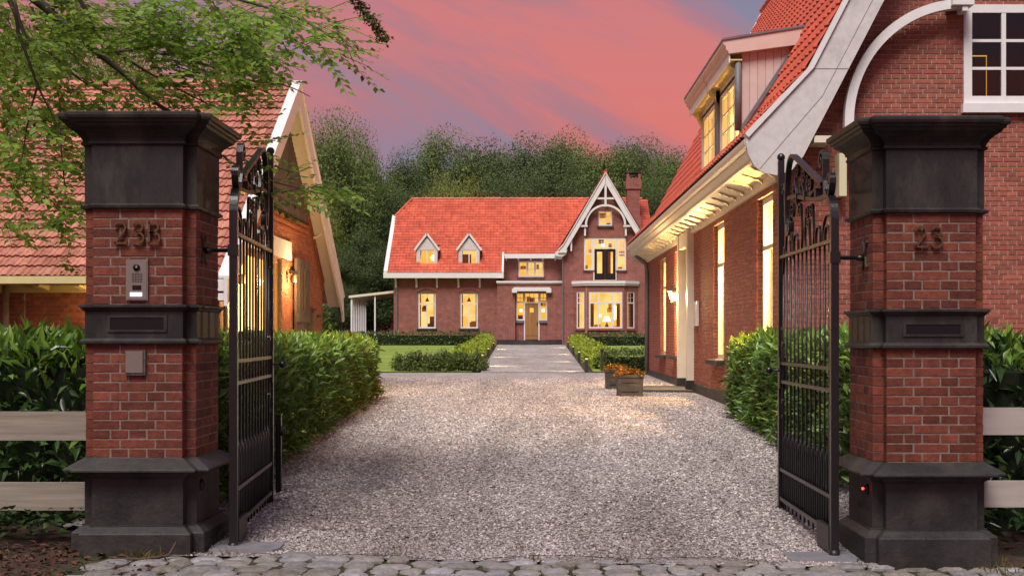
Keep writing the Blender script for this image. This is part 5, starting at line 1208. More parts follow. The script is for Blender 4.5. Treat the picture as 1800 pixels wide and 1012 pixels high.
# verge boards and boarded overhang
for s in (-1, 1):
    ylow = 17.55 if s < 0 else 28.55
    zl_ = zb_(ylow)
    MB().prism([(ylow, zl_ + .07), (YRB, ZRB + .09), (YRB, ZRB - .32), (ylow, zl_ - .32)], 'x', XO - .03, XO + .02).build('verge_board', WHITE, barn)
    MB().prism([(ylow, zl_ + .07), (YRB, ZRB + .09), (YRB, ZRB + .125), (ylow, zl_ + .105)], 'x', XO - .12, XO + .05).build('verge_capping', WHITE, barn)
    MB().prism([(ylow, zl_ - .11), (YRB, ZRB - .13), (YRB, ZRB - .16), (ylow, zl_ - .14)], 'x', XB + .001, XO - .03).build('verge_soffit', CREAM, barn)
MB().prism([(17.55, zb_(17.55) - .24), (17.55, zb_(17.55) + .05), (18.05, zb_(18.05) - .0), (18.2, zb_(17.55) - .24)], 'x', XB + .05, XO - .032).build('eaves_return', WHITE, barn)
MB().prism([(28.55, zb_(28.55) - .24), (28.55, zb_(28.55)), (28.68, zb_(28.55) - .45), (28.62, zb_(28.55) - .48)], 'x', XO - .03, XO + .02).build('verge_finial', WHITE, barn)
m = MB(); ribbon(m, smooth([(XB, 3.42), (XB + .12, 3.45), (XO - .03, 3.60)], 5), .05, .06, lambda u, z, n: (u, 26.4 + n, z)); m.build('verge_bracket', CREAM, barn)
# openings of the gable
MB().box(XB - .02, XB + .04, 19.45, 23.95, 2.80, 3.14).build('door_lintel', WHITE, barn)
w_ = window(barn, fbg2, *gh[1], cols=(.25, .5, .75), fw=.09, bar=.08, room=LIT_D, depth=.8, rec=.06, margin=.05, fm=OAK, transom=.95, gl=GLASS_L)
w_['label'] = 'oak framed glazed door'
window(barn, fbg2, *gh[0], cols=(), fw=.10, bar=.06, room=None, rec=.03, fm=CREAM); m = MB(); fbox(m, fbg2, 18.7, 19.2, -.2, -.15, .3, 2.0); m.build('curtain', mat('mauve_blind', (.30, .24, .24), rough=.8), barn)
m = MB(); fbox(m, fbg2, gh[2][0], gh[2][1], -.2, -.15, .25, 1.95); m.build('hatch', DWOOD, barn)
# open barn shutter folded back against the wall
sh0, sh1 = 24.15, 25.55
fsh = lambda u, n, z: (XB + .05 + n, u, z)
m = MB()
for (a, b, c, d) in slab_cells(sh0, sh1, .3, 2.86, [(sh0 + .15 + i * .30, sh0 + .33 + i * .30, 1.85, 2.70) for i in range(4)]): fbox(m, fsh, a, b, 0, .05, c, d)
shut = m.build('shutter', DWOOD, barn); shut['label'] = 'dark wooden barn door folded back against the wall'
m = MB()
fbox(m, fsh, sh0, sh1, .051, .07, 1.62, 1.78); fbox(m, fsh, sh0, sh1, .051, .07, .4, .55); m.beam((XB + .105, sh0 + .1, .58), (XB + .105, sh1 - .1, 1.6), .02, .12, (1, 0, 0)); m.build('ledge', DWOOD, shut)
for z in (2.55, 1.2): MB().box(XB, XB + .09, sh0 - .28, sh0 + .02, z, z + .05).build('strap_hinge', IRON, shut)
for z, y in ((1.75, 27.0), (2.55, 24.0)): MB().box(XB, XB + .12, y, y + .05, z, z + .06).build('iron_hook', IRON, barn)
# interior glow at the barn door is only its lit room; plain rear walls
MB().box(XBL, XB - .01, YB1 - .25, YB1, -.1, 2.6).build('rear_wall', BRICK_B, barn)
# ------------------------------------------------------------------ hedges
LAUREL = mat('laurel_leaf', (0.062, 0.130, 0.024), (0.165, 0.265, 0.050), .40, rand=.35, spec=.55, translucent=.22, noise=.25, nscale=1.5)
LAUREL_Y = mat('young_laurel_leaf', (0.15, 0.30, 0.040), (0.28, 0.42, 0.065), .35, rand=.2, spec=.5, translucent=.32)
YELLOWING = mat('yellowing_leaf', (0.14, 0.17, 0.025), (0.24, 0.20, 0.03), .4, rand=.3, spec=.4, translucent=.3)
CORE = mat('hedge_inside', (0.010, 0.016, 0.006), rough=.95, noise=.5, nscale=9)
BOX_L = mat('small_hedge_leaf', (0.075, 0.115, 0.028), (0.17, 0.215, 0.055), .5, rand=.35, translucent=.25)
BOX_Y = mat('lime_hedge_leaf', (0.24, 0.33, 0.028), (0.42, 0.50, 0.05), .5, rand=.25, translucent=.35)
RHODO = mat('rhododendron_leaf', (0.036, 0.082, 0.026), (0.075, 0.135, 0.038), .28, rand=.35, spec=.6, translucent=.15)
def hedge(name, label, cat, p0, p1, hw, ztop, Lf, dens, m, wr=.36, m_top=None, top_frac=.0, n_parts=0, lump=.07, deep=.16, group=None, base=None, kind_of=None, third=None, third_sel=None):
    p0 = np.array(p0, float); p1 = np.array(p1, float); t = p1 - p0; ln = np.linalg.norm(t); t = t / ln; s = np.array([t[1], -t[0]])
    cxy = (p0 + p1) / 2; zb0 = gz(*cxy)
    root = thing(name, label, cat, (cxy[0], cxy[1], zb0), group)
    z0 = lambda x, y: gz_np(x, y)
    zt = lambda u: ztop(u) if callable(ztop) else np.full_like(u, ztop)
    H = float(np.mean(zt(np.array([0., ln])))) - zb0
    faces = [('L', ln * H), ('R', ln * H), ('T', ln * 2 * hw), ('A', 2 * hw * H), ('B', 2 * hw * H)]
    PT = []; NR = []
    for f, area in faces:
        n = int(area * dens)
        a, b = RNG.random(n), RNG.random(n)
        if f in 'LR':
            u = a * ln; sg = 1 if f == 'R' else -1; off = np.full(n, hw * sg); v = b; nr = np.tile(np.array([s[0] * sg, s[1] * sg, .25]), (n, 1))
        elif f == 'T':
            u = a * ln; off = (b * 2 - 1) * hw; v = np.ones(n); nr = np.tile(np.array([0, 0, 1.]), (n, 1))
        else:
            u = np.zeros(n) if f == 'A' else np.full(n, ln); off = (a * 2 - 1) * hw; v = b; sg = -1 if f == 'A' else 1; nr = np.tile(np.array([t[0] * sg, t[1] * sg, .25]), (n, 1))
        # rounded shoulders and lumps
        dep = -RNG.random(n) ** 2 * deep + lump * (np.sin(u * 3.1 + v * 5 + off * 4) * .5 + np.sin(u * 7.3 + 2 + v * 9) * .3 + RNG.normal(size=n) * .35)
        rnd = np.clip(v - .82, 0, 1) / .18
        x = p0[0] + t[0] * u + s[0] * off; y = p0[1] + t[1] * u + s[1] * off
        zb = z0(x, y); z = zb + .03 + v * (zt(u) - zb - .03)
        if f != 'T':
            pull = -.12 * rnd ** 2; x = x + nr[:, 0] * (dep + pull); y = y + nr[:, 1] * (dep + pull)
        else:
            edge = np.clip(np.abs(off) / hw - .75, 0, 1) * 4; z = z + dep * .8 - .10 * edge ** 2
        PT.append(np.stack([x, y, z], 1)); NR.append(nr)
    PT = np.concatenate(PT); NR = np.concatenate(NR); n = len(PT)
    D = NR * .75 + RNG.normal(size=(n, 3)) * .55 + np.array([0, 0, .25]); up = NR * .5 + np.array([0, 0, .9]) + RNG.normal(size=(n, 3)) * .35
    d, sd, nn = leaf_frames(D, up); Ls = Lf * (.5 + .85 * RNG.random(n))
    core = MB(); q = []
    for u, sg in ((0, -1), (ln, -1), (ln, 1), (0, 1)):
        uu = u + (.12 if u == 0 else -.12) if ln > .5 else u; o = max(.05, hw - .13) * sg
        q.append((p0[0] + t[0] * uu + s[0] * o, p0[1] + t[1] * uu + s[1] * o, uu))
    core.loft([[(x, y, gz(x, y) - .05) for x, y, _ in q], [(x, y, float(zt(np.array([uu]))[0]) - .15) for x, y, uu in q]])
    core.build('dark_core', CORE, root)  # solid block; near-black colour stands for the shade inside the hedge
    top = np.zeros(n, bool)
    if m_top is not None:
        zz_ = PT[:, 2]; uu = (PT[:, 0] - p0[0]) * t[0] + (PT[:, 1] - p0[1]) * t[1]
        hgt = (zz_ - gz_np(PT[:, 0], PT[:, 1])) / np.maximum(.1, zt(uu) - gz_np(PT[:, 0], PT[:, 1]))
        top = RNG.random(n) < np.clip((hgt - .75) / .25, 0, 1) * top_frac + .03
    th = np.zeros(n, bool)
    if third is not None: th = third_sel(PT) & ~top
    a = ~(top | th)
    put_leaves(root, 'foliage', PT[a], d[a], sd[a], nn[a], Ls[a], m, wr, n_parts * 2 // 3 if m_top is not None else n_parts)
    if top.any(): put_leaves(root, 'young_foliage', PT[top], d[top] + np.array([0, 0, .25]), sd[top], nn[top], Ls[top] * 1.05, m_top, wr, n_parts // 3)
    if th.any(): put_leaves(root, 'yellow_foliage', PT[th], d[th], sd[th], nn[th], Ls[th], third, wr, 0)
    return root
hedge('laurel_hedge', 'long clipped laurel hedge along the left edge of the gravel drive', 'hedge', (-3.05, 9.0), (-3.35, 21.0), .78, 1.22, .115, 620, LAUREL, .34, LAUREL_Y, .75, 260, third=YELLOWING, third_sel=lambda P_: (RNG.random(len(P_)) < np.clip((P_[:, 1] - 15) / 6, 0, 1) * .45))
hedge('laurel_hedge', 'laurel hedge behind the board fence left of the 23B pillar', 'hedge', (-6.6, 9.25), (-2.75, 9.25), .55, 1.26, .125, 520, RHODO, .34, LAUREL_Y, .8, 200)
hedge('laurel_hedge', 'short laurel hedge between the 23 gate leaf and the coach house wall', 'hedge', (3.32, 9.9), (3.42, 17.0), .68, lambda u: np.full_like(u, 1.27), .115, 620, LAUREL, .34, LAUREL_Y, .75, 240, third=YELLOWING, third_sel=lambda P_: RNG.random(len(P_)) < .06)
hedge('rhododendron_hedge', 'rhododendrons behind the board fence right of the 23 pillar', 'shrub', (2.95, 9.3), (6.6, 9.3), .45, 1.22, .135, 330, RHODO, .34, LAUREL_Y, .55, 160)
# low planting inside and below the fences
def sprig_bed(name, label, cat, pts, m, Lf, wr, n_leaf, n_parts=0, spread=.16, h=.2, group=None):
    c = np.mean(pts, 0); root = thing(name, label, cat, (c[0], c[1], gz(c[0], c[1])), group)
    P_ = []; D_ = []
    for (x, y) in pts:
        n = n_leaf; th_ = RNG.random(n) * 2 * PI; r = RNG.random(n) ** .6 * spread
        P_.append(np.stack([x + r * np.cos(th_), y + r * np.sin(th_), gz(x, y) + .02 + RNG.random(n) * h], 1)); D_.append(np.stack([np.cos(th_), np.sin(th_), RNG.random(n) * .7], 1))
    P_ = np.concatenate(P_); D_ = np.concatenate(D_); d, s, n_ = leaf_frames(D_, np.tile([[0, 0, 1.]], (len(P_), 1)) + RNG.normal(size=(len(P_), 3)) * .25)
    put_leaves(root, 'foliage', P_, d, s, n_, Lf * (.6 + .7 * RNG.random(len(P_))), m, wr, n_parts)
    return root
IVY = mat('ivy_leaf', (0.028, 0.060, 0.018), (0.060, 0.11, 0.03), .35, rand=.35, spec=.4, translucent=.2)
sprig_bed('ivy', 'dark ivy growing under the board fence left of the 23B pillar', 'ivy', [(-3.9 + i * .105 + random.uniform(-.05, .05), 8.0 + random.uniform(-.15, .5)) for i in range(12)] + [(-3.45, 7.72), (-3.6, 7.5)], IVY, .075, .8, 26, 120, .18, .20)
sprig_bed('rhododendron_shoot', 'low rhododendron shoots under the board fence right of the 23 pillar', 'shrub', [(3.02 + i * .11 + random.uniform(-.05, .05), 8.35 + random.uniform(-.1, .35)) for i in range(9)], RHODO, .15, .34, 16, 60, .2, .32)
# leaf litter and twigs on the soil, grass tufts
LIT_LEAF = mat('fallen_leaf', (0.16, 0.062, 0.034), (0.085, 0.038, 0.024), .8, rand=.45)
n = 900; x = np.concatenate([-4.0 + RNG.random(n) * 1.95, 2.55 + RNG.random(260) * 1.3]); y = np.concatenate([6.9 + RNG.random(n) * 1.1, 7.0 + RNG.random(260) * .9]); n = len(x)
pts = np.stack([x, y, gz_np(x, y) - .022 + RNG.random(n) * .02], 1); d, s, nn = leaf_frames(np.stack([RNG.normal(size=n), RNG.normal(size=n), RNG.normal(size=n) * .2], 1), np.tile([[0, 0, 1.]], (n, 1)) + RNG.normal(size=(n, 3)) * .35)
V_, Q_ = leaf_arrays(pts, d, s, nn, .025 + .055 * RNG.random(n) ** 2, .6, .1, .1); tag(np_mesh('leaf_litter', V_, Q_, LIT_LEAF), 'brown fallen leaves on the soil beside the gate pillars', 'fallen leaves', kind='stuff')
n = 150; x = -2.2 + RNG.random(n) * 4.8; y = 7.9 + RNG.random(n) ** 1.6 * 9
pts = np.stack([x, y, gz_np(x, y) + .014], 1); d, s, nn = leaf_frames(np.stack([RNG.normal(size=n), RNG.normal(size=n), np.zeros(n)], 1), np.tile([[0, 0, 1.]], (n, 1)) + RNG.normal(size=(n, 3)) * .2)
V_, Q_ = leaf_arrays(pts, d, s, nn, .02 + .035 * RNG.random(n), .55, .12, .1); tag(np_mesh('leaf_litter', V_, Q_, LIT_LEAF), 'few brown leaves scattered over the gravel drive', 'fallen leaves', kind='stuff')
GRASS = mat('dry_grass_blade', (0.16, 0.15, 0.04), (0.28, 0.20, 0.07), .7, rand=.3, translucent=.3)
n = 1500; x = np.concatenate([2.75 + RNG.random(700) * 1.2, -2.1 + RNG.random(400) * 4.4, -3.3 + RNG.random(400) * 1.2]); y = np.concatenate([7.35 + RNG.random(700) * .55, 7.62 + RNG.random(400) * .1, 7.4 + RNG.random(400) * .3])
pts = np.stack([x, y, gz_np(x, y) - .03], 1); keepg = (np.sin(x * 5.3) + np.sin(x * 13.1 + 1) > .35); pts = pts[keepg]; n = len(pts)
d, s, nn = leaf_frames(RNG.normal(size=(n, 3)) * .45 + np.array([0, 0, 1.]), RNG.normal(size=(n, 3)))
V_, Q_ = leaf_arrays(pts, d, s, nn, .04 + .07 * RNG.random(n), .09, .03, .25); tag(np_mesh('grass', V_, Q_, GRASS), 'dry grass tufts at the edge of the cobbles', 'grass', kind='stuff')
WOOD = mat('twig', (0.11, 0.075, 0.05), rough=.85, noise=.3, nscale=30)
tag(MB().tube([(-2.47, 7.45, gz(-2.4, 7.4) + .005), (-2.3, 7.43, gz(-2.3, 7.4) + .01), (-2.17, 7.50, gz(-2.2, 7.5) + .02), (-2.13, 7.52, gz(-2.2, 7.5) + .10)], [.006, .010, .009, .004], 6).build('fallen_twig', WOOD, None, True, org=(-2.3, 7.45, 0)), 'short bare twig lying in front of the 23B pillar', 'twig')

# ------------------------------------------------------------------ garden in front of the villa
hedge('box_hedge', 'low clipped hedge in front of the villa left of the path', 'hedge', (-19, 80.0), (-2.45, 80.0), .6, gz(0, 80) + .80, .11, 150, BOX_L, .6, None, 0, 0, lump=.12)
hedge('box_hedge', 'low clipped hedge under the bay window right of the path', 'hedge', (2.8, 78.8), (8.2, 78.8), .55, gz(0, 79) + .72, .11, 170, BOX_L, .6, None, 0, 0, lump=.14)
hedge('lime_hedge', 'lime green hedge along the left side of the garden path', 'hedge', (path_l(36) - .60, 36), (path_l(78) - .65, 78), .36, lambda u: .90 + (u / 42) * .52, .09, 170, BOX_Y, .6, None, 0, 0, lump=.12)
hedge('lime_hedge', 'lime green hedge along the right side of the garden path', 'hedge', (path_r(36) + .60, 36), (path_r(78) + .65, 78), .36, lambda u: .88 + (u / 42) * .52, .09, 170, BOX_Y, .6, None, 0, 0, lump=.12)
hedge('box_hedge', 'dense low hedge at the front of the right lawn', 'hedge', (2.05, 35.0), (6.0, 35.0), .45, .92, .075, 520, BOX_L, .55, None, 0, 0, lump=.10)
def shrub(name, label, c, rx, ry, h, Lf, n, m, cat='shrub', group=None, wr=.5, m2=None):
    z0 = gz(c[0], c[1]); root = thing(name, label, cat, (c[0], c[1], z0), group)
    k = 26; cl = RNG.normal(size=(k, 3)); cl = unit(cl) * (.45 + .45 * RNG.random((k, 1))); cl[:, 2] = np.abs(cl[:, 2]) * .95 - .05
    idx = RNG.integers(0, k, n); p = cl[idx] + RNG.normal(size=(n, 3)) * .16; nr = unit(p - np.array([0, 0, .2]))
    pts = np.stack([c[0] + p[:, 0] * rx, c[1] + p[:, 1] * ry, z0 + np.maximum(.03, h * (.12 + .85 * p[:, 2]))], 1)
    d, s, nn = leaf_frames(nr * .6 + RNG.normal(size=(n, 3)) * .6 + np.array([0, 0, .3]), nr * .4 + np.array([0, 0, .9]) + RNG.normal(size=(n, 3)) * .4)
    put_leaves(root, 'foliage', pts, d, s, nn, Lf * (.6 + .7 * RNG.random(n)), m, wr, 0)
    for i in range(7):
        a = RNG.random() * 2 * PI; MB().tube([(c[0], c[1], z0 - .03), (c[0] + .3 * rx * math.cos(a), c[1] + .3 * ry * math.sin(a), z0 + h * .4), (c[0] + .65 * rx * math.cos(a), c[1] + .6 * ry * math.sin(a), z0 + h * .75)], [.018, .014, .006], 5).build('stem', WOOD, root)
    return root
for i, (px, rx, h, lab) in enumerate(((716, .42, .55, 'leftmost'), (748, .45, .62, 'second from left'), (781, .42, .58, 'third from left'), (812, .40, .56, 'second from right'), (836, .34, .52, 'rightmost'))):
    shrub('lawn_shrub', f'loose green shrub at the front of the left lawn, {lab} of five', (P(px, 0, 34.6).x, 34.6), rx * 1.08, .5, h * 1.02, .065, 3200, BOX_L, group='shrubs at the front of the left lawn')
shrub('garden_shrub', 'bright green low shrub behind the far end of the laurel hedge', (P(600, 0, 40).x, 40.0), 1.1, .9, .85, .10, 2600, LAUREL_Y)
shrub('garden_shrub', 'dark green shrub against the trees left of the veranda', (P(556, 0, 62).x, 62.0), 1.3, 1.2, 2.6, .16, 3600, BOX_L)
# path lights: short posts that light the gravel
BLIGHT = emit('path_lamp', (1.0, 0.72, 0.28), 1.2)
posts = [(994, 71, 1, 'farthest on the right'), (1003, 54.4, 1, 'third on the right'), (1015.5, 43.3, 1, 'second on the right'), (1030, 34.2, 1, 'nearest on the right'), (869.5, 66, -1, 'farthest on the left'), (859, 49.6, -1, 'middle one on the left'), (847, 38.6, -1, 'nearest on the left')]
for (px, d_, s, lab) in posts:
    x = (path_l(d_) - .06) if s < 0 else (path_r(d_) + .06); z = gz(x, d_)
    t = thing('path_light', f'short dark post light beside the garden path, {lab}', 'path light', (x, d_, z), 'post lights along the garden path')
    hh = .42
    MB().box(x - .045, x + .045, d_ - .045, d_ + .045, z - .05, z + hh - .09).build('post', mat('dark_bronze', (.035, .028, .022), rough=.5), t)
    MB().box(x - .055, x + .055, d_ - .055, d_ + .055, z + hh - .05, z + hh).build('cap', MATS['dark_bronze'], t)
    MB().box(x - .03, x + .03, d_ - .03, d_ + .03, z + hh - .09, z + hh - .05).build('lamp', BLIGHT, t)
    li = bpy.data.lights.new('path_light_glow', 'SPOT'); li.energy = 65 * (d_ / 45) ; li.color = (1.0, .74, .36); li.spot_size = math.radians(120); li.spot_blend = .6; li.shadow_soft_size = .05
    lo = bpy.data.objects.new('path_light_glow', li); COL.objects.link(lo); lo.parent = t; lo.location = (-s * .09, -.05, hh - .08)
    dv = Vector((-s * 1.0, -.05, -.42)).normalized(); lo.rotation_euler = (-dv).to_track_quat('Z', 'Y').to_euler()
dp = thing('garden_post', 'slim dark post with round head in the right hedge', 'post', (P(1058, 0, 34.4).x, 34.4, gz(1.5, 34.4)))
x = P(1058, 0, 34.4).x; z = gz(x, 34.4)
MB().box(x - .03, x + .03, 34.35, 34.41, z - .05, z + .55).build('post', MATS['dark_bronze'], dp); MB().ball((x, 34.38, z + .59), .05).build('head', MATS['dark_bronze'], dp, True)
# warm light of the wall lantern
pl = bpy.data.lights.new('lantern_light', 'POINT'); pl.energy = 200; pl.color = (1.0, .66, .28); pl.shadow_soft_size = .06
plo = bpy.data.objects.new('lantern_light', pl); COL.objects.link(plo); plo.location = (lx - .16, ly, lz)

# wall lamps added to give the barn its warm glow, whose source is unseen
for (lab, x, y, z, en, dx, dy) in (('added small wall lamp under the barn eaves, behind the 23B pillar', -6.0, 18.36, 1.80, 18, 0, -.1), ('added small wall lamp on the barn gable beside the glazed door', XB + .06, 19.42, 2.25, 90, .12, 0), ('added small wall lamp on the barn gable beside the folded shutter', XB + .06, 23.65, 2.45, 90, .12, 0)):
    t = thing('added_barn_lamp', lab, 'wall lamp', (x, y, z), 'added wall lamps of the barn')
    MB().lathe((x + dx * .5, y + dy * .5, z), [(.055, -.09), (.055, .05), (.03, .06)], 8).build('lamp_body', BRONZE, t); MB().ball((x + dx * .5, y + dy * .5, z - .07), .022).build('bulb', LAMP, t, True)
    li = bpy.data.lights.new('added_barn_light', 'POINT'); li.energy = en; li.color = (1.0, .62, .26); li.shadow_soft_size = .05
    lo = bpy.data.objects.new('added_barn_light', li); COL.objects.link(lo); lo.parent = t; lo.location = (dx * 2.4, dy * 2.4, -.08)

# ------------------------------------------------------------------ trees
BARK = mat('bark', (0.075, 0.058, 0.045), rough=.9, noise=.4, nscale=8, nstretch=(1, 1, .3), bump=.6, bscale=20)
def crown_mesh(name, n, k, seed, Lr, m, asp=1.8, wr=.55, cs=1.0):
    """crown one unit in half width, asp units in half height; clumps stay round"""
    r = np.random.default_rng(seed); cl = unit(r.normal(size=(k, 3))); cl *= (.25 + .68 * r.random((k, 1)) ** .5)
    cl[:, 2] *= asp; taper = 1 - .38 * np.clip(cl[:, 2] / asp, -.2, 1) ** 2; cl[:, :2] *= taper[:, None]
    sz = (.17 + .17 * r.random(k)) * cs
    idx = r.integers(0, k, n); q = unit(r.normal(size=(n, 3))) * (r.random((n, 1)) ** .4) * sz[idx][:, None]; q[:, 2] *= .8
    p = cl[idx] + q; nr = unit(q + p * .15)
    d, s, nn = leaf_frames(nr * .3 + r.normal(size=(n, 3)) * .5 + np.array([0, 0, -.1]), nr * 1.0 + np.array([0, 0, .45]) + r.normal(size=(n, 3)) * .25)
    V, Q = leaf_arrays(p, d, s, nn, Lr * (.6 + .8 * r.random(n)), wr, .1, .2)
    me_o = np_mesh(name, V, Q, m, smooth=True); me = me_o.data; bpy.data.objects.remove(me_o); return me
T1 = mat('forest_leaf', (0.108, 0.165, 0.042), (0.185, 0.245, 0.070), .7, rand=.12, translucent=.3, noise=.3, nscale=.25)
T2 = mat('olive_leaf', (0.145, 0.188, 0.036), (0.245, 0.285, 0.062), .7, rand=.12, translucent=.3, noise=.3, nscale=.3)
T3 = mat('dark_leaf', (0.066, 0.105, 0.034), (0.118, 0.160, 0.052), .7, rand=.12, translucent=.3, noise=.3, nscale=.3)
ASP = {'a': 1.75, 'b': .85, 'c': 1.6, 'd': 1.25}
CM = {('a', 0): crown_mesh('crown_forest', 50000, 85, 11, .038, T1, 1.75, cs=1.5), ('a', 1): crown_mesh('crown_forest', 50000, 85, 12, .038, T1, 1.75, cs=1.5), ('b', 0): crown_mesh('crown_olive', 46000, 75, 13, .030, T2, .85, cs=1.3), ('c', 0): crown_mesh('crown_dark', 50000, 80, 14, .038, T3, 1.6, cs=1.5), ('d', 0): crown_mesh('crown_near', 50000, 110, 15, .036, T1, 1.25, cs=1.35), ('d', 1): crown_mesh('crown_near', 50000, 110, 16, .036, T2, 1.25, cs=1.35)}
def tree(label, px, ptop, d, wpx, kind, low=.12, rot=0., group=None, depth=.9):
    """crown centred on column px, top at row ptop, wpx pixels wide"""
    top = P(px, ptop, d); z0 = gz(top.x, d); Hh = top.z - z0; W = wpx / F * d / 2
    zc0 = z0 + Hh * low; rz = (top.z - zc0) / 2 * 1.03; cz = zc0 + rz
    t = thing('tree', label, 'tree', (top.x, d, z0), group)
    c = bpy.data.objects.new('crown', CM[kind]); COL.objects.link(c); c.parent = t; c.location = (0, 0, cz - z0); c.scale = (W, W * depth, rz / ASP[kind[0]]); c.rotation_euler = (0, 0, rot); c['kind'] = 'stuff'
    tr = .018 * Hh
    mb = MB().tube([(top.x, d, z0 - .2), (top.x + .1, d, z0 + Hh * .25), (top.x - .05, d, z0 + Hh * .55), (top.x, d, z0 + Hh * .85)], [tr * 1.5, tr, tr * .7, tr * .2], 8)
    mb.build('trunk', BARK, t)
    for k in range(7):
        a = k * 2.4 + rot; h0 = .25 + .07 * k; l_ = .65 * W
        MB().tube([(top.x, d, z0 + Hh * h0), (top.x + l_ * .5 * math.cos(a), d + l_ * .5 * math.sin(a), z0 + Hh * (h0 + .10)), (top.x + l_ * math.cos(a), d + l_ * math.sin(a), z0 + Hh * (h0 + .17))], [tr * .5, tr * .33, tr * .1], 6).build('limb', BARK, t)
    return t
G_ = 'trees behind the villa'
spec = [(655, 288, 112, 110, ('a', 0), 'behind the roof verge at the villa\'s left end'), (712, 276, 118, 90, ('c', 0), 'in the dip of the tree line left of the villa ridge'), (772, 236, 122, 130, ('a', 1), 'rising over the villa\'s left roof window'),
        (838, 250, 116, 120, ('c', 0), 'over the villa\'s right roof window'), (890, 240, 124, 120, ('a', 0), 'over the raised eaves of the villa'), (945, 246, 118, 120, ('c', 0), 'over the front door of the villa'),
        (1000, 240, 126, 120, ('a', 1), 'just left of the villa\'s pointed gable'), (1062, 232, 120, 130, ('a', 0), 'directly behind the villa\'s pointed gable'), (1118, 248, 124, 120, ('c', 0), 'behind the villa\'s tall chimney'),
        (1170, 264, 116, 110, ('a', 1), 'between the villa chimney and the coach house'), (1225, 272, 122, 120, ('c', 0), 'partly hidden behind the coach house roof')]
for i, (px, pt, d_, wp, kd, lab) in enumerate(spec): tree('tall tree ' + lab, px, pt, d_, wp * 1.5, kd, .05, i * 1.3, G_)
tree('rounded olive green tree just above the villa roof ridge, left of centre', 798, 292, 97, 150, ('b', 0), .05, .5, G_)
tree('dark lower tree beside the veranda, left of the villa', 640, 400, 98, 130, ('c', 0), .0, 2.0, G_)
tree('dark lower tree between the barn gable and the veranda', 590, 430, 94, 110, ('c', 0), .0, 4.0, G_)
tree('low dark bushy tree seen through the veranda posts', 655, 470, 100, 150, ('c', 0), .0, 3.3, 'understorey behind the villa')
for (px, pt, w_) in ((930, 305, 130), (1010, 310, 120), (1150, 320, 110), (870, 310, 120), (700, 330, 120)):
    tree({930: 'dark understorey tree behind the ridge above the porch', 1010: 'dark understorey tree touching the left edge of the gable', 1150: 'dark understorey tree right of the chimney', 870: 'dark understorey tree behind the ridge middle', 700: 'dark understorey tree at the half hip of the roof'}[px], px, pt, 104, w_, ('c', 0), .0, px * .1, 'understorey behind the villa')
tree('large tree rising close behind the barn gable', 578, 208, 101, 210, ('d', 0), .06, 1.0)
tree('tree with ragged top between the barn gable and the villa', 622, 226, 108, 120, ('d', 0), .04, 2.6)
tree('bushy tree low behind the barn gable', 560, 340, 97, 120, ('d', 1), .0, 4.1)
for k, (px, pt, d_, wp, lab) in enumerate(((60, 20, 40, 330, 'yellow green tree over the far left of the barn roof'), (225, 75, 44, 260, 'yellow green tree over the middle of the barn roof'), (380, 115, 48, 180, 'yellow green tree over the right part of the barn roof'))): tree(lab, px, pt, d_, wp, ('d', 1), .1, k * 2.1)

# the beech at the road: its trunk stands outside the picture, its boughs hang into it
beech = thing('beech_tree', 'beech boughs hanging into the picture over the left gate pillar', 'tree', (-7.6, 9.4, gz(-4, 9.4)))
BEECH = mat('beech_leaf', (0.105, 0.220, 0.020), (0.32, 0.46, 0.060), .42, rand=.35, spec=.35, translucent=.5)
zt0 = gz(-4, 9.4)
MB().tube([(-7.6, 9.4, zt0 - .2), (-7.55, 9.4, zt0 + 1.5), (-7.5, 9.45, zt0 + 4), (-7.4, 9.5, zt0 + 7), (-7.4, 9.5, zt0 + 11)], [.42, .30, .26, .20, .08], 12).build('trunk', BARK, beech, True)
limbs = [[(-160, -420, 9.60), (20, -60, 9.70), (85, 18, 9.80), (130, 55, 9.85), (170, 92, 9.90), (215, 128, 10.00), (262, 172, 10.10), (300, 196, 10.20)],
         [(-150, -380, 9.50), (60, -80, 9.40), (140, 0, 9.40), (160, 42, 9.45), (190, 80, 9.50), (235, 112, 9.60), (300, 150, 9.70), (380, 190, 9.80)],
         [(-200, -300, 9.30), (-60, -100, 9.20), (18, 5, 9.10), (33, 60, 9.10), (48, 100, 9.10), (66, 150, 9.15), (88, 195, 9.20), (104, 225, 9.20)],
         [(20, -20, 9.30), (38, 50, 9.30), (62, 78, 9.30), (90, 95, 9.30), (125, 128, 9.30), (158, 150, 9.35), (205, 168, 9.40)],
         [(85, 18, 9.80), (200, -30, 9.70), (330, -20, 9.60), (450, 8, 9.60), (540, 40, 9.60), (600, 80, 9.60)],
         [(170, 92, 9.90), (260, 90, 10.00), (350, 110, 10.00), (430, 140, 10.00), (500, 150, 10.00), (545, 170, 10.00)],
         [(262, 172, 10.10), (340, 235, 10.30), (430, 300, 10.40), (500, 325, 10.40), (575, 340, 10.40)],
         [(66, 150, 9.15), (50, 210, 9.20), (40, 270, 9.30), (30, 330, 9.30)], [(104, 225, 9.20), (110, 290, 9.20), (115, 350, 9.30), (108, 420, 9.30)],
         [(330, -20, 9.60), (420, -80, 9.30), (560, -60, 9.20), (630, 0, 9.20), (655, 35, 9.20), (676, 70, 9.20)], [(-20, 150, 9.30), (10, 185, 9.30), (30, 235, 9.40), (52, 270, 9.40)]]
rad = [.048, .024, .020, .017, .019, .016, .013, .009, .008, .007, .008]
for path, r0 in zip(limbs, rad):
    pts = smooth([tuple(P(*q)) for q in path], 4); nP = len(pts)
    MB().tube(pts, [r0 * (1 - .8 * i / (nP - 1)) for i in range(nP)], 6).build('bough', BARK, beech, True)
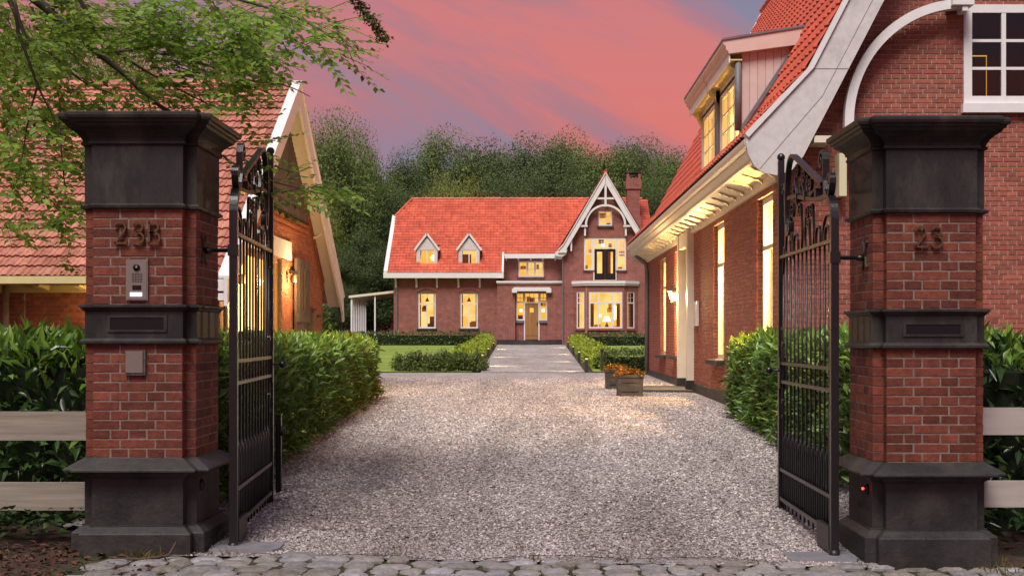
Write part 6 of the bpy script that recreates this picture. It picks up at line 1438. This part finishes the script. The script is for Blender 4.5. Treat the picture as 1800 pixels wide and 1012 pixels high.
ell = [(60, 30, 130, 60, 70), (190, 40, 150, 60, 80), (330, 50, 150, 70, 80), (40, 120, 80, 70, 38), (300, 120, 120, 60, 46), (390, 120, 80, 60, 34), (440, 50, 90, 60, 36), (30, 230, 60, 80, 34), (110, 230, 60, 70, 16), (20, 340, 45, 60, 16), (75, 300, 60, 80, 22), (105, 400, 28, 50, 9), (540, 50, 60, 45, 18), (565, 85, 45, 25, 9), (500, 335, 70, 30, 12), (570, 340, 40, 22, 6), (430, 260, 45, 45, 7), (320, 175, 120, 25, 15), (200, 150, 90, 30, 16)]
LP, LD, LU = [], [], []; tw_ = MB()
limb_pts = np.array([tuple(p) for path in limbs for p in smooth([tuple(P(*q)) for q in path], 4)])
for (cx_, cy_, rx, ry, cnt) in ell:
    for _ in range(int(cnt * 1.9)):
        a = random.uniform(0, 2 * PI); r = math.sqrt(random.random()); d_ = random.uniform(8.9, 10.9)
        b = P(cx_ + rx * r * math.cos(a), cy_ + ry * r * math.sin(a), d_)
        near = limb_pts[np.argmin(np.linalg.norm(limb_pts - np.array(b), axis=1))]
        out_ = Vector(b) - Vector(near); out_.z *= .5
        dir_ = (out_.normalized() * .6 + Vector((random.uniform(.1, 1), random.uniform(-.6, .6), random.uniform(-.45, .15)))).normalized()
        l = random.uniform(.24, .48); nl = int(l / .034); side = dir_.cross(Vector((0, 0, 1))).normalized(); upv = side.cross(dir_).normalized()
        upv = (upv + Vector((random.uniform(-.5, .5), random.uniform(-.6, .2), 0))).normalized(); side = dir_.cross(upv).normalized()
        tw_.tube([b, b + dir_ * l * .5 + Vector((0, 0, .01)), b + dir_ * l - Vector((0, 0, .02))], [.0028, .002, .001], 4)
        for i in range(nl):
            s = 1 if i % 2 else -1; p = b + dir_ * (l * (i + .5) / nl)
            LP.append(p); LD.append((dir_ * .65 + side * s * .8 + upv * random.uniform(-.25, .15)).normalized()); LU.append(upv + Vector((random.gauss(0, .25), random.gauss(0, .25), random.gauss(0, .25))))
tw_.build('twigs', BARK, beech)['kind'] = 'stuff'
# unseen upper crown and limbs, added over lane and gate for shade
uc = bpy.data.objects.new('added_shade_crown', crown_mesh('crown_beech', 2400, 120, 21, .055, BEECH, .6, cs=1.2)); COL.objects.link(uc); uc.parent = beech
uc.location = Vector((-1.4, .2, 8.9)) - ORG[beech.name]; uc.scale = (6.2, 5.2, 5.0); uc['kind'] = 'stuff'
for (ex, ey, ez) in ((-1.5, 1.0, 8.8), (-4.0, -1.5, 9.5), (2.0, 3.0, 9.0), (-3.5, 4.5, 9.6)): MB().tube(smooth([(-7.45, 9.45, 5.5), (-6.3, 7.6, 7.0), ((ex - 6) / 2, (ey + 6) / 2, (ez + 7.4) / 2), (ex, ey, ez)], 4), [.13 * (1 - .06 * i) for i in range(13)], 8).build('limb', BARK, beech, True)
# the small-leaved hanging twig near the top
tp = [Vector(q) for q in smooth([tuple(P(*q)) for q in ((618, -12, 9.2), (632, 12, 9.2), (650, 34, 9.2), (664, 52, 9.2), (678, 70, 9.2))], 8)]
SLP, SLD, SLU = [], [], []
for _ in range(520):
    p = random.choice(tp) + Vector((random.gauss(0, .020), random.gauss(0, .03), random.gauss(0, .020))); SLP.append(p); SLD.append(Vector((random.uniform(-1, 1), random.uniform(-1, 1), random.uniform(-.8, .6)))); SLU.append(Vector((random.gauss(0, .5), random.gauss(0, .5), 1)))
for (lp, ld, lu, L0, npt, nm, mm) in ((LP, LD, LU, .066, 300, 'foliage', BEECH), (SLP, SLD, SLU, .034, 0, 'small_foliage', mat('small_beech_leaf', (.085, .105, .03), (.16, .15, .06), .5, rand=.3, translucent=.35))):
    lp = np.array([tuple(v) for v in lp]); d, s, nn = leaf_frames(np.array([tuple(v) for v in ld]), np.array([tuple(v) for v in lu]))
    put_leaves(beech, nm, lp, d, s, nn, L0 * (.75 + .5 * RNG.random(len(lp))), mm, .62, npt, .06, .1)
print('leaves', len(LP))
